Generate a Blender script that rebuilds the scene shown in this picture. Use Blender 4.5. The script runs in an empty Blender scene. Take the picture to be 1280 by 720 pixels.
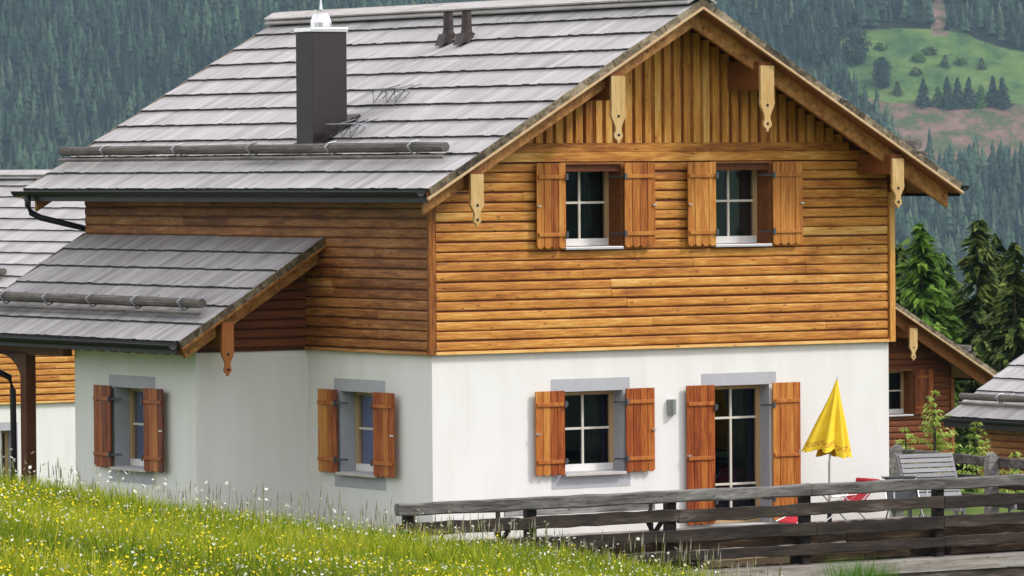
import bpy, bmesh, math, random
import numpy as np
from mathutils import Vector, Matrix
random.seed(11); RNG = np.random.default_rng(5)
R = math.radians
sc = bpy.context.scene
COL = sc.collection

# ------------------------------------------------------------------ camera
CAMP = Vector((-42.603, -68.280, 5.553)); YAW = R(32.8104); PIT = R(1.3105); ROLL = R(-0.4302)
cam = bpy.data.cameras.new('camera'); camo = bpy.data.objects.new('camera', cam); COL.objects.link(camo)
F = Vector((math.sin(YAW)*math.cos(PIT), math.cos(YAW)*math.cos(PIT), -math.sin(PIT)))
Rt = Vector((math.cos(YAW), -math.sin(YAW), 0)); Up = Rt.cross(F)
R2 = Rt*math.cos(ROLL) + Up*math.sin(ROLL); U2 = -Rt*math.sin(ROLL) + Up*math.cos(ROLL)
camo.matrix_world = Matrix(((R2.x, U2.x, -F.x, CAMP.x), (R2.y, U2.y, -F.y, CAMP.y), (R2.z, U2.z, -F.z, CAMP.z), (0, 0, 0, 1)))
cam.sensor_width = 36; cam.lens = 6813.57*36/1280
cam.clip_start = 1; cam.clip_end = 20000
sc.camera = camo

# ------------------------------------------------------------------ sky, sun, exposure
SUN_EL, SUN_AZ = R(42), R(48)          # azimuth measured from -Y towards +X
sd = Vector((math.sin(SUN_AZ)*math.cos(SUN_EL), -math.cos(SUN_AZ)*math.cos(SUN_EL), math.sin(SUN_EL)))
w = bpy.data.worlds.new('World'); sc.world = w; w.use_nodes = True
nt = w.node_tree; nt.nodes.clear()
wo = nt.nodes.new('ShaderNodeOutputWorld'); bg = nt.nodes.new('ShaderNodeBackground')
sky = nt.nodes.new('ShaderNodeTexSky'); sky.sky_type = 'NISHITA'; sky.sun_disc = False
sky.sun_elevation = SUN_EL; sky.sun_rotation = math.atan2(sd.x, sd.y); sky.altitude = 900
mixc = nt.nodes.new('ShaderNodeMix'); mixc.data_type = 'RGBA'
tc = nt.nodes.new('ShaderNodeTexCoord'); ns = nt.nodes.new('ShaderNodeTexNoise')
ns.inputs['Scale'].default_value = 2.6; ns.inputs['Detail'].default_value = 6
mp = nt.nodes.new('ShaderNodeMapping'); mp.inputs['Scale'].default_value = (1, 1, 2.5)
cr = nt.nodes.new('ShaderNodeValToRGB'); cr.color_ramp.elements[0].position = .32; cr.color_ramp.elements[1].position = .6
cr.color_ramp.elements[0].color = (.45, .45, .45, 1); cr.color_ramp.elements[1].color = (.9, .9, .9, 1)
nt.links.new(tc.outputs['Generated'], mp.inputs[0]); nt.links.new(mp.outputs[0], ns.inputs['Vector'])
nt.links.new(ns.outputs['Fac'], cr.inputs[0]); nt.links.new(cr.outputs[0], mixc.inputs['Factor'])
nt.links.new(sky.outputs[0], mixc.inputs['A']); mixc.inputs['B'].default_value = (7.25, 6.85, 6.6, 1)
nt.links.new(mixc.outputs['Result'], bg.inputs[0]); bg.inputs[1].default_value = .132
nt.links.new(bg.outputs[0], wo.inputs[0])
sl = bpy.data.lights.new('sun', 'SUN'); slo = bpy.data.objects.new('sun', sl); COL.objects.link(slo)
sl.energy = 1.45; sl.angle = R(10); sl.color = (1, .95, .88)
slo.rotation_euler = sd.to_track_quat('Z', 'Y').to_euler(); slo.location = (30, -30, 60)
sc.view_settings.view_transform = 'Standard'; sc.view_settings.look = 'None'
sc.view_settings.exposure = .91; sc.view_settings.gamma = 1; sc.view_settings.use_curve_mapping = False
sc.cycles.volume_bounces = 0

# ------------------------------------------------------------------ helpers: objects
def tag(o, label=None, cat=None, group=None, kind=None):
    if label: o['label'] = label
    if cat: o['category'] = cat
    if group: o['group'] = group
    if kind: o['kind'] = kind
    return o
def empty(name, loc=(0, 0, 0), rz=0):
    o = bpy.data.objects.new(name, None); COL.objects.link(o); o.location = loc; o.rotation_euler = (0, 0, rz)
    o.empty_display_size = .3
    return o
def copy_tree(o, parent=None):
    c = o.copy(); COL.objects.link(c)
    if parent: c.parent = parent
    for ch in list(o.children): copy_tree(ch, c)
    return c

class MB:
    """collects faces with a material slot and a tone per face"""
    def __init__(s): s.v = []; s.f = []; s.m = []; s.t = []
    def add(s, vs, fs, m=0, t=.5):
        n = len(s.v); s.v += [tuple(x) for x in vs]
        for f in fs: s.f.append([n+i for i in f]); s.m.append(m); s.t.append(t)
    def quad(s, a, b, c, d, m=0, t=.5): s.add([a, b, c, d], [(0, 1, 2, 3)], m, t)
    def box(s, x0, x1, y0, y1, z0, z1, m=0, t=.5):
        s.add([(x0,y0,z0),(x1,y0,z0),(x1,y1,z0),(x0,y1,z0),(x0,y0,z1),(x1,y0,z1),(x1,y1,z1),(x0,y1,z1)],
              [(0,3,2,1),(4,5,6,7),(0,1,5,4),(1,2,6,5),(2,3,7,6),(3,0,4,7)], m, t)
    def obox(s, o, a, b, c, m=0, t=.5):
        o, a, b, c = map(Vector, (o, a, b, c))
        s.add([o, o+a, o+a+b, o+b, o+c, o+a+c, o+a+b+c, o+b+c],
              [(0,3,2,1),(4,5,6,7),(0,1,5,4),(1,2,6,5),(2,3,7,6),(3,0,4,7)], m, t)
    def beam(s, p, q, wd, ht, m=0, t=.5, up=(0, 0, 1)):
        p, q, up = Vector(p), Vector(q), Vector(up); d = q-p; sx = d.cross(up).normalized(); u = sx.cross(d).normalized()
        s.obox(p-sx*wd/2-u*ht/2, d, sx*wd, u*ht, m, t)
    def prism(s, prof, o, along, e1, e2, m=0, t=.5, mend=None):
        """extrude 2-D profile (coordinates on e1, e2) along a vector"""
        o, along, e1, e2 = map(Vector, (o, along, e1, e2)); n = len(prof)
        vs = [o+e1*a+e2*b for a, b in prof]; vs += [v+along for v in vs]
        s.add(vs, [(i, (i+1) % n, n+(i+1) % n, n+i) for i in range(n)], m, t)
        k = len(s.v)-2*n
        for f in ([k+i for i in range(n)][::-1], [k+n+i for i in range(n)]):
            s.f.append(f); s.m.append(m if mend is None else mend); s.t.append(t)
    def tube(s, pts, r, n=8, m=0, t=.5, caps=True):
        pts = [Vector(p) for p in pts]; rs = r if isinstance(r, (list, tuple)) else [r]*len(pts); rings = []
        for i, p in enumerate(pts):
            d = (pts[min(i+1, len(pts)-1)]-pts[max(i-1, 0)]).normalized()
            a = d.cross(Vector((0, 0, 1)) if abs(d.z) < .95 else Vector((0, 1, 0))).normalized(); b = d.cross(a)
            rings.append([p+(a*math.cos(2*math.pi*k/n)+b*math.sin(2*math.pi*k/n))*rs[i] for k in range(n)])
        base = len(s.v)
        for rg in rings: s.v += [tuple(x) for x in rg]
        for i in range(len(pts)-1):
            for k in range(n):
                s.f.append([base+i*n+k, base+i*n+(k+1) % n, base+(i+1)*n+(k+1) % n, base+(i+1)*n+k]); s.m.append(m); s.t.append(t)
        if caps:
            s.f.append([base+k for k in range(n)][::-1]); s.m.append(m); s.t.append(t)
            s.f.append([base+(len(pts)-1)*n+k for k in range(n)]); s.m.append(m); s.t.append(t)
    def build(s, name, mats, parent=None, smooth=False, bevel=0):
        me = bpy.data.meshes.new(name); me.from_pydata(s.v, [], s.f)
        mats = mats if isinstance(mats, (list, tuple)) else [mats]
        for x in mats: me.materials.append(x)
        me.polygons.foreach_set('material_index', s.m)
        at = me.attributes.new('tone', 'FLOAT', 'FACE'); at.data.foreach_set('value', s.t)
        if smooth: me.polygons.foreach_set('use_smooth', [True]*len(s.f))
        bm = bmesh.new(); bm.from_mesh(me); bmesh.ops.recalc_face_normals(bm, faces=bm.faces); bm.to_mesh(me); bm.free()
        o = bpy.data.objects.new(name, me); COL.objects.link(o)
        if parent: o.parent = parent
        if bevel:
            b = o.modifiers.new('bevel', 'BEVEL'); b.width = bevel; b.segments = 2; b.limit_method = 'ANGLE'
        return o

def np_mesh(name, V, T, tone=None, mats=None, midx=None, parent=None):
    """triangles from numpy arrays"""
    me = bpy.data.meshes.new(name); nT = len(T)
    me.vertices.add(len(V)); me.vertices.foreach_set('co', np.asarray(V, np.float32).ravel())
    me.loops.add(nT*3); me.loops.foreach_set('vertex_index', np.asarray(T, np.int32).ravel())
    me.polygons.add(nT); me.polygons.foreach_set('loop_start', np.arange(0, nT*3, 3, dtype=np.int32))
    if tone is not None:
        at = me.attributes.new('tone', 'FLOAT', 'FACE'); at.data.foreach_set('value', np.asarray(tone, np.float32))
    for x in mats: me.materials.append(x)
    if midx is not None: me.polygons.foreach_set('material_index', np.asarray(midx, np.int32))
    me.update(calc_edges=True); me.validate()
    o = bpy.data.objects.new(name, me); COL.objects.link(o)
    if parent: o.parent = parent
    return o

# ------------------------------------------------------------------ helpers: materials
def new_mat(name):
    m = bpy.data.materials.new(name); m.use_nodes = True; n = m.node_tree.nodes
    return m, m.node_tree, n['Principled BSDF']
def ramp(nt, cols, pos=None):
    r = nt.nodes.new('ShaderNodeValToRGB'); e = r.color_ramp.elements
    pos = pos or [i/(len(cols)-1) for i in range(len(cols))]
    while len(e) < len(cols): e.new(.5)
    for i, c in enumerate(cols): e[i].position = pos[i]; e[i].color = (*c, 1)
    return r
def math_n(nt, op, a, b=None, c=None):
    n = nt.nodes.new('ShaderNodeMath'); n.operation = op
    for i, x in enumerate((a, b, c)):
        if x is None: continue
        if isinstance(x, (int, float)): n.inputs[i].default_value = x
        else: nt.links.new(x, n.inputs[i])
    return n.outputs[0]
def noise(nt, scale, detail=3, stretch=(1, 1, 1), rough=.55, coord='Object', dist=0):
    t = nt.nodes.new('ShaderNodeTexCoord'); m = nt.nodes.new('ShaderNodeMapping'); m.inputs['Scale'].default_value = stretch
    n = nt.nodes.new('ShaderNodeTexNoise'); n.inputs['Scale'].default_value = scale; n.inputs['Detail'].default_value = detail
    n.inputs['Roughness'].default_value = rough; n.inputs['Distortion'].default_value = dist
    nt.links.new(t.outputs[coord], m.inputs[0]); nt.links.new(m.outputs[0], n.inputs['Vector'])
    return n.outputs['Fac']
def wood(name, cols, grain='x', rough=.6, bump=.25, amt=1., knots=True, blotch=.35, spec=.3):
    m, t, b = new_mat(name)
    st = {'x': (1.2, 22, 22), 'y': (22, 1.2, 22), 'z': (22, 22, 1.2), 's': (6, 22, 6)}[grain]
    g = noise(t, 2.2, 4, st, .65, dist=.6)
    bl = noise(t, 1.5, 4, tuple(.8 if v < 5 else 5. for v in st), .7)
    at = t.nodes.new('ShaderNodeAttribute'); at.attribute_name = 'tone'
    v = math_n(t, 'MULTIPLY_ADD', math_n(t, 'SUBTRACT', g, .5), .95*amt, at.outputs['Fac'])
    v = math_n(t, 'MULTIPLY_ADD', math_n(t, 'SUBTRACT', bl, .5), blotch*2, v)
    r = ramp(t, cols); t.links.new(v, r.inputs[0])
    col = r.outputs[0]
    if knots:
        tcn = t.nodes.new('ShaderNodeTexCoord'); mm = t.nodes.new('ShaderNodeMapping')
        mm.inputs['Scale'].default_value = {'x': (2.4, 7, 7), 'y': (7, 2.4, 7), 'z': (7, 7, 2.4), 's': (3, 7, 3)}[grain]
        vo = t.nodes.new('ShaderNodeTexVoronoi'); vo.inputs['Scale'].default_value = 1.3
        t.links.new(tcn.outputs['Object'], mm.inputs[0]); t.links.new(mm.outputs[0], vo.inputs['Vector'])
        kr = ramp(t, [(1, 1, 1), (0, 0, 0)], [.07, .15]); t.links.new(vo.outputs['Distance'], kr.inputs[0])
        mx = t.nodes.new('ShaderNodeMix'); mx.data_type = 'RGBA'
        t.links.new(math_n(t, 'MULTIPLY', kr.outputs[0], .7), mx.inputs['Factor']); t.links.new(col, mx.inputs['A'])
        mx.inputs['B'].default_value = (*[c*.55 for c in cols[0]], 1); col = mx.outputs['Result']
    t.links.new(col, b.inputs['Base Color']); b.inputs['Roughness'].default_value = rough
    b.inputs['Specular IOR Level'].default_value = spec
    bp = t.nodes.new('ShaderNodeBump'); bp.inputs['Strength'].default_value = bump; bp.inputs['Distance'].default_value = .01
    t.links.new(g, bp.inputs['Height']); t.links.new(bp.outputs[0], b.inputs['Normal'])
    return m
def plain(name, col, rough=.6, metal=0, var=.12, scale=6, spec=.4):
    m, t, b = new_mat(name)
    n = noise(t, scale, 4)
    r = ramp(t, [tuple(c*(1-var) for c in col), tuple(min(1, c*(1+var)) for c in col)], [.3, .7])
    t.links.new(n, r.inputs[0]); t.links.new(r.outputs[0], b.inputs['Base Color'])
    b.inputs['Roughness'].default_value = rough; b.inputs['Metallic'].default_value = metal
    b.inputs['Specular IOR Level'].default_value = spec
    return m

M = {}
HON = [(.13, .033, .006), (.37, .130, .020), (.59, .262, .045), (.73, .455, .15)]
M['siding'] = wood('honey larch siding', HON, 'x', amt=1.3, blotch=.75, bump=.5)
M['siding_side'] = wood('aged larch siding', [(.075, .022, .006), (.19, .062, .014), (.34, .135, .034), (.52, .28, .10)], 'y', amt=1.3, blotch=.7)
M['siding_end'] = wood('dark red siding', [(.055, .012, .004), (.10, .024, .007), (.16, .045, .012), (.24, .08, .022)], 'x')
M['siding_v'] = wood('honey vertical boards', HON, 'z', amt=1.2, blotch=.5, bump=.5)
M['barge'] = wood('barge board wood', [(.13, .045, .012), (.30, .12, .03), (.46, .22, .065), (.60, .36, .15)], 's', blotch=.7, amt=1.3)
M['barge_trim'] = wood('pale verge trim', [(.34, .16, .06), (.50, .30, .14), (.60, .42, .25), (.66, .52, .38)], 's', knots=False)
M['barge_old'] = wood('grey verge boards', [(.03, .022, .014), (.10, .078, .05), (.21, .165, .105), (.36, .30, .21)], 's', blotch=.9, amt=1.5)
M['soffit'] = wood('brown soffit boards', [(.12, .035, .01), (.22, .075, .02), (.32, .12, .035), (.4, .17, .05)], 's')
M['bracket'] = wood('pale carved wood', [(.28, .13, .04), (.46, .27, .09), (.58, .38, .16), (.68, .52, .3)], 'z', knots=False, blotch=.6, amt=1.3)
M['bracket_dark'] = wood('orange carved wood', [(.20, .05, .012), (.34, .10, .025), (.42, .15, .04), (.4, .22, .1)], 'z', knots=False)
M['shutter_gold'] = wood('golden shutter wood', [(.17, .035, .007), (.34, .10, .014), (.48, .18, .03), (.60, .30, .07)], 'z', rough=.5, amt=1.5, knots=False, blotch=.6)
M['shutter'] = wood('oiled shutter wood', [(.11, .016, .004), (.28, .058, .009), (.46, .15, .025), (.60, .28, .06)], 'z', rough=.45, amt=1.3, knots=False, blotch=.5)
M['shutter_red'] = wood('dark oiled shutter wood', [(.09, .015, .004), (.22, .045, .008), (.35, .095, .016), (.46, .17, .035)], 'z', rough=.45, amt=1.3, knots=False, blotch=.5)
M['post'] = wood('dark timber', [(.05, .015, .006), (.10, .032, .012), (.15, .055, .02), (.2, .08, .03)], 'z')
M['frame'] = wood('pale window wood', [(.34, .2, .09), (.46, .3, .14), (.52, .36, .2), (.56, .42, .26)], 'z', knots=False, amt=.5)
M['shingle'] = wood('weathered shingles', [(.24, .23, .235), (.37, .355, .36), (.46, .445, .452), (.56, .545, .555)], 's', rough=.75, bump=.5, knots=False, amt=1.1, blotch=.45, spec=.2)
M['shingle'].node_tree.nodes  # grain runs down the slope: set below
M['shingle_end'] = plain('shingle end grain', (.05, .047, .047), .9, var=.4, scale=15)
M['log'] = wood('weathered log', [(.03, .024, .020), (.075, .064, .057), (.14, .125, .115), (.26, .24, .225)], 'y', rough=.85, knots=True, blotch=.6)
M['ridge'] = wood('pale ridge boards', [(.10, .09, .085), (.24, .225, .215), (.36, .34, .33), (.5, .48, .47)], 'y', rough=.85, blotch=.6)
M['rail'] = wood('dark weathered rail', [(.007, .005, .004), (.021, .015, .012), (.052, .038, .030), (.15, .125, .11)], 'x', rough=.8, knots=True, blotch=.8, bump=.6)
M['rail_top'] = wood('grey weathered top rail', [(.018, .015, .014), (.07, .063, .06), (.19, .18, .174), (.38, .365, .355)], 'x', rough=.8, knots=True, blotch=.7, bump=.6)
M['timber'] = wood('rough brown timber', [(.018, .010, .007), (.05, .030, .020), (.13, .085, .052), (.34, .25, .16)], 'x', rough=.85, blotch=.8)
M['deck'] = wood('grey deck boards', [(.05, .036, .03), (.13, .105, .092), (.25, .22, .2), (.38, .355, .34)], 'x', rough=.8, blotch=.7)
M['grey_slat'] = wood('silvered slats', [(.14, .14, .15), (.22, .22, .235), (.29, .29, .31), (.35, .35, .37)], 'x', rough=.7, knots=False)
def plaster(name, col):
    m, t, b = new_mat(name)
    n1 = noise(t, 1.6, 5, (1.3, 1.3, .22), .65); n2 = noise(t, 60, 3)
    r = ramp(t, [tuple(c*k for c, k in zip(col, (.925, .92, .90))), col], [.32, .58]); t.links.new(n1, r.inputs[0])
    # faint splash stain near the ground
    tcn = t.nodes.new('ShaderNodeTexCoord'); sx = t.nodes.new('ShaderNodeSeparateXYZ'); t.links.new(tcn.outputs['Object'], sx.inputs[0])
    n3 = noise(t, 2.5, 4)
    f = math_n(t, 'SUBTRACT', math_n(t, 'ADD', .25, math_n(t, 'MULTIPLY', n3, .5)), sx.outputs['Z'])
    f = math_n(t, 'MULTIPLY', f, 1.6); f.node.use_clamp = True
    mx = t.nodes.new('ShaderNodeMix'); mx.data_type = 'RGBA'
    t.links.new(math_n(t, 'MULTIPLY', f, .35), mx.inputs['Factor']); t.links.new(r.outputs[0], mx.inputs['A'])
    mx.inputs['B'].default_value = (.42, .40, .33, 1)
    t.links.new(mx.outputs['Result'], b.inputs['Base Color']); b.inputs['Roughness'].default_value = .9
    b.inputs['Specular IOR Level'].default_value = .15
    n4 = noise(t, 5, 5); bp = t.nodes.new('ShaderNodeBump'); bp.inputs['Strength'].default_value = .16; bp.inputs['Distance'].default_value = .008
    t.links.new(math_n(t, 'MULTIPLY_ADD', n4, 1.5, n2), bp.inputs['Height']); t.links.new(bp.outputs[0], b.inputs['Normal'])
    return m
M['plaster'] = plaster('white plaster', (.80, .80, .79))
M['surround'] = plain('grey painted surround', (.44, .45, .49), .85, var=.05)
M['reveal'] = plain('grey reveal', (.42, .43, .47), .85, var=.05)
M['sill'] = plain('stone sill', (.5, .48, .46), .7, var=.1)
M['sill_metal'] = plain('light metal sill', (.55, .56, .6), .35, .3, var=.05)
M['white'] = plain('white painted wood', (.78, .77, .75), .5, var=.04)
M['muntin'] = plain('cream glazing bar', (.68, .64, .56), .5, var=.05)
M['black'] = plain('black metal', (.012, .012, .013), .4, .3, var=.2)
M['gutter'] = plain('dark gutter metal', (.006, .006, .006), .5, 0, var=.3, scale=3, spec=.25)
M['chimney'] = plain('brown sheet cladding', (.036, .028, .029), .5, .2, var=.12, scale=2)
M['alu'] = plain('bright metal', (.75, .75, .77), .28, .9, var=.05)
M['zinc'] = plain('grey zinc', (.34, .35, .37), .45, .6, var=.12)
M['iron'] = plain('grey iron', (.10, .11, .13), .45, .6, var=.2)
M['lamp'] = plain('brushed lamp metal', (.34, .35, .37), .4, .7, var=.05)
M['dark'] = plain('dark interior', (.03, .028, .026), .9, var=.2)
M['curtain'] = plain('curtain cloth', (.22, .26, .24), .9, var=.2, scale=3)
M['vent'] = plain('brown vent plastic', (.045, .03, .03), .55, var=.2)
M['red'] = plain('red chair fabric', (.62, .035, .06), .7, var=.1)
M['maroon'] = plain('maroon weave', (.20, .01, .035), .7, var=.3, scale=20)
M['charcoal'] = plain('charcoal fabric', (.045, .05, .055), .8, var=.15)
M['chrome'] = plain('pale metal tube', (.62, .62, .62), .3, .7, var=.05)
def mk_parasol():
    m, t, b = new_mat('yellow parasol cloth')
    n = noise(t, 5, 3); r = ramp(t, [(.78, .52, .01), (.86, .64, .03)], [.3, .7]); t.links.new(n, r.inputs[0])
    # printed maroon band near the hem
    tcn = t.nodes.new('ShaderNodeTexCoord'); sx = t.nodes.new('ShaderNodeSeparateXYZ'); t.links.new(tcn.outputs['Object'], sx.inputs[0])
    at = t.nodes.new('ShaderNodeAttribute'); at.attribute_name = 'tone'
    n2 = noise(t, 48, 2); br = ramp(t, [(0, 0, 0), (.8, .8, .8)], [.46, .56]); t.links.new(n2, br.inputs[0])
    fac = math_n(t, 'MULTIPLY', math_n(t, 'GREATER_THAN', at.outputs['Fac'], .8), br.outputs[0])
    mx = t.nodes.new('ShaderNodeMix'); mx.data_type = 'RGBA'; t.links.new(fac, mx.inputs['Factor'])
    t.links.new(r.outputs[0], mx.inputs['A']); mx.inputs['B'].default_value = (.36, .07, .02, 1)
    t.links.new(mx.outputs['Result'], b.inputs['Base Color']); b.inputs['Roughness'].default_value = .8
    return m
M['parasol'] = mk_parasol()
def mk_glass():
    m = bpy.data.materials.new('window glass'); m.use_nodes = True; t = m.node_tree; t.nodes.clear()
    o = t.nodes.new('ShaderNodeOutputMaterial'); mx = t.nodes.new('ShaderNodeMixShader'); fr = t.nodes.new('ShaderNodeFresnel')
    fr.inputs[0].default_value = 1.65
    g = t.nodes.new('ShaderNodeBsdfGlossy'); g.inputs['Roughness'].default_value = .01; g.inputs[0].default_value = (.42, .48, .74, 1)
    tr = t.nodes.new('ShaderNodeBsdfTransparent'); tr.inputs[0].default_value = (.30, .33, .33, 1)
    n = noise(t, 1.3, 1); bp = t.nodes.new('ShaderNodeBump'); bp.inputs['Strength'].default_value = .06; bp.inputs['Distance'].default_value = .05
    t.links.new(n, bp.inputs['Height']); t.links.new(bp.outputs[0], g.inputs['Normal'])
    t.links.new(fr.outputs[0], mx.inputs[0]); t.links.new(tr.outputs[0], mx.inputs[1]); t.links.new(g.outputs[0], mx.inputs[2])
    t.links.new(mx.outputs[0], o.inputs[0])
    return m
M['glass'] = mk_glass()
def leafy(name, cols, trans=.25, rough=.7):
    m, t, b = new_mat(name)
    at = t.nodes.new('ShaderNodeAttribute'); at.attribute_name = 'tone'
    r = ramp(t, cols); t.links.new(at.outputs['Fac'], r.inputs[0])
    t.links.new(r.outputs[0], b.inputs['Base Color']); b.inputs['Roughness'].default_value = rough; b.inputs['Specular IOR Level'].default_value = .15
    if trans:
        tl = t.nodes.new('ShaderNodeBsdfTranslucent'); t.links.new(r.outputs[0], tl.inputs[0])
        mx = t.nodes.new('ShaderNodeMixShader'); mx.inputs[0].default_value = trans
        t.links.new(b.outputs[0], mx.inputs[1]); t.links.new(tl.outputs[0], mx.inputs[2])
        t.links.new(mx.outputs[0], t.nodes['Material Output'].inputs[0])
    return m
M['grass'] = leafy('meadow grass', [(.14, .09, .03), (.07, .13, .010), (.18, .28, .012), (.37, .40, .018), (.50, .50, .06)], .35)
M['petal_white'] = leafy('white petals', [(.42, .45, .3), (.6, .6, .5), (.8, .8, .74)], .2)
M['petal_yellow'] = leafy('yellow petals', [(.7, .55, .01), (.85, .72, .03)], .2)
M['seed'] = leafy('seed heads', [(.26, .22, .16), (.40, .36, .28), (.5, .47, .42)], .2)
M['forest'] = leafy('far conifers', [(.006, .014, .012), (.014, .032, .020), (.033, .065, .035), (.06, .10, .052)], 0)
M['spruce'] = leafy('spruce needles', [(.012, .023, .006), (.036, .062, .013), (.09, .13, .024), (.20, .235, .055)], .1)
M['spruce_bright'] = leafy('bright green foliage', [(.02, .05, .008), (.045, .11, .012), (.10, .205, .022), (.19, .31, .045)], .25)
M['larch'] = leafy('young larch needles', [(.13, .20, .03), (.26, .36, .06), (.40, .50, .11), (.50, .60, .18)], .4)
M['bark'] = plain('bark', (.07, .05, .035), .9, var=.4, scale=10)

# ------------------------------------------------------------------ terrain
SY, CY = math.sin(YAW), math.cos(YAW)
def to_sd(x, y): dx, dy = x-CAMP.x, y-CAMP.y; return dx*CY-dy*SY, dx*SY+dy*CY
def to_xy(s, d): return CAMP.x+s*CY+d*SY, CAMP.y-s*SY+d*CY
def lump(x, y, f): return (np.sin(x*f+1.3)+np.sin(y*f*1.31+2.1)+np.sin((x+y)*f*.71+.4)+np.sin((x-y*1.7)*f*.53+4.))/4
def height(s, d):
    s = np.asarray(s, float); d = np.asarray(d, float)
    sc_ = np.clip(s, -22, 16)
    m = 3.64-.045*np.maximum(d, 0)-.13*sc_-.05*np.clip(sc_-1, 0, 9)+.10*np.clip((-sc_-4.2)/2, 0, 1) + .05*lump(s, d, .9) + .03*lump(s+5, d, 2.3)
    crest = 3.64-.045*66-.13*sc_-.05*np.clip(sc_-1, 0, 9)+.10*np.clip((-sc_-4.2)/2, 0, 1)
    p = np.interp(d, [0, 66, 97, 112, 128, 142, 160, 300, 900, 2600], [-.35, -.35, -.35, -2.6, -5.4, -7.5, -12, -32, -86, -88])
    p = p + np.where(d > 100, np.clip(-(s-2)*.06, -1.2, 1.2)*np.clip((d-100)/15, 0, 1), 0)
    wx, wy = to_xy(s, d); p = p - .85*np.clip((-4.65-wy)/.6, 0, 1)*(d < 95)
    drop = crest-.20*(d-66)-.004*(d-66)**2
    k = 8*np.exp(-np.clip((d-66)/30, 0, 3))
    near = np.maximum(drop, p)+.12*np.exp(-((drop-p)/.25)**2)
    z = np.where(d < 66, m, near)
    # round the crest
    t = np.clip((d-63)/5, 0, 1); z = np.where((d > 63) & (d < 68), z-.04*np.sin(t*math.pi), z)
    z = z + np.where(d > 250, 6*lump(s, d, .006)*np.clip((d-250)/500, 0, 1), 0)
    # wooded slope beyond the valley
    hz = -82+(d-2780)*.52+16*lump(s, d*.6, .009)+6*lump(s+90, d, .023)
    z = np.maximum(z, np.where(d > 2600, np.minimum(hz, 420), -999))
    # mountain flank behind the viewpoint
    bz = (-d-500)*.42+30*lump(s, d, .006); bz = np.where(s > 200, -60+0*bz, bz); z = np.where(d < -500, np.maximum(z, np.minimum(bz, 420)), z)
    z = np.where((d < 60) & (s > 25), z-np.minimum((s-25)*.06, 60), z)
    z = np.where((d < 300) & (s > 1300), np.maximum(z, (s-1300)*.17-60+8*lump(s, d, .006)), z)
    return z
HILL = np.array([0])
sg = np.unique(np.concatenate([np.linspace(-20, 20, 81), np.linspace(-60, 60, 41), np.linspace(-600, 600, 121), np.linspace(-3400, 3400, 60), np.linspace(175, 300, 170)]))
dg = np.unique(np.concatenate([np.linspace(28, 100, 145), np.linspace(100, 180, 60), np.linspace(-40, 28, 20), np.linspace(180, 2700, 40), np.linspace(2700, 3500, 120), np.linspace(2900, 3150, 190), np.linspace(-3400, -40, 50), np.linspace(3500, 3900, 6)]))
Sg, Dg = np.meshgrid(sg, dg); Zg = height(Sg, Dg); Xg, Yg = to_xy(Sg, Dg)
# clearing on the far slope (s, z of its outline)
CLEAR = [(186, 73), (199, 80), (254, 80), (262, 74), (275, 69), (330, 60), (420, 52), (430, 18), (300, 5), (240, 2), (212, 8), (205, 30), (196, 40), (184, 52)]
def inpoly(x, y, P):
    c = np.zeros(np.shape(x), bool); n = len(P)
    for i in range(n):
        x1, y1 = P[i]; x2, y2 = P[(i+1) % n]
        k = ((y1 > y) != (y2 > y)) & (x < (x2-x1)*(y-y1)/((y2-y1)+1e-9)+x1); c ^= k
    return c
def ground_mat():
    m, t, b = new_mat('ground cover')
    tcn = t.nodes.new('ShaderNodeTexCoord')
    g = noise(t, .8, 5); r = ramp(t, [(.035, .05, .012), (.06, .10, .016), (.11, .15, .03)], [.3, .5, .72]); t.links.new(g, r.inputs[0])
    at = t.nodes.new('ShaderNodeAttribute'); at.attribute_name = 'tone'   # 0 field, .5 cleared meadow, 1 felled strip
    g2 = noise(t, .045, 6, rough=.7); r2 = ramp(t, [(.035, .075, .022), (.085, .145, .035), (.14, .19, .055)], [.38, .52, .68]); t.links.new(g2, r2.inputs[0])
    g3 = noise(t, .09, 6, rough=.75); r3 = ramp(t, [(.06, .085, .035), (.16, .10, .078), (.24, .165, .135)], [.42, .52, .72]); t.links.new(g3, r3.inputs[0])
    g4 = noise(t, .02, 4)
    edge = math_n(t, 'MULTIPLY_ADD', math_n(t, 'SUBTRACT', g4, .5), .3, at.outputs['Fac'])
    m1 = t.nodes.new('ShaderNodeMix'); m1.data_type = 'RGBA'; m2 = t.nodes.new('ShaderNodeMix'); m2.data_type = 'RGBA'
    m0 = t.nodes.new('ShaderNodeMix'); m0.data_type = 'RGBA'; t.links.new(math_n(t, 'LESS_THAN', at.outputs['Fac'], -.25), m0.inputs['Factor'])
    t.links.new(r.outputs[0], m0.inputs['A']); m0.inputs['B'].default_value = (.016, .022, .012, 1)
    t.links.new(math_n(t, 'GREATER_THAN', at.outputs['Fac'], .25), m1.inputs['Factor'])
    t.links.new(m0.outputs['Result'], m1.inputs['A']); t.links.new(r2.outputs[0], m1.inputs['B'])
    er = ramp(t, [(0, 0, 0), (1, 1, 1)], [.7, .78]); t.links.new(edge, er.inputs[0])
    t.links.new(er.outputs[0], m2.inputs['Factor']); t.links.new(m1.outputs['Result'], m2.inputs['A']); t.links.new(r3.outputs[0], m2.inputs['B'])
    t.links.new(m2.outputs['Result'], b.inputs['Base Color']); b.inputs['Roughness'].default_value = 1; b.inputs['Specular IOR Level'].default_value = .1
    return m
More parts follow.
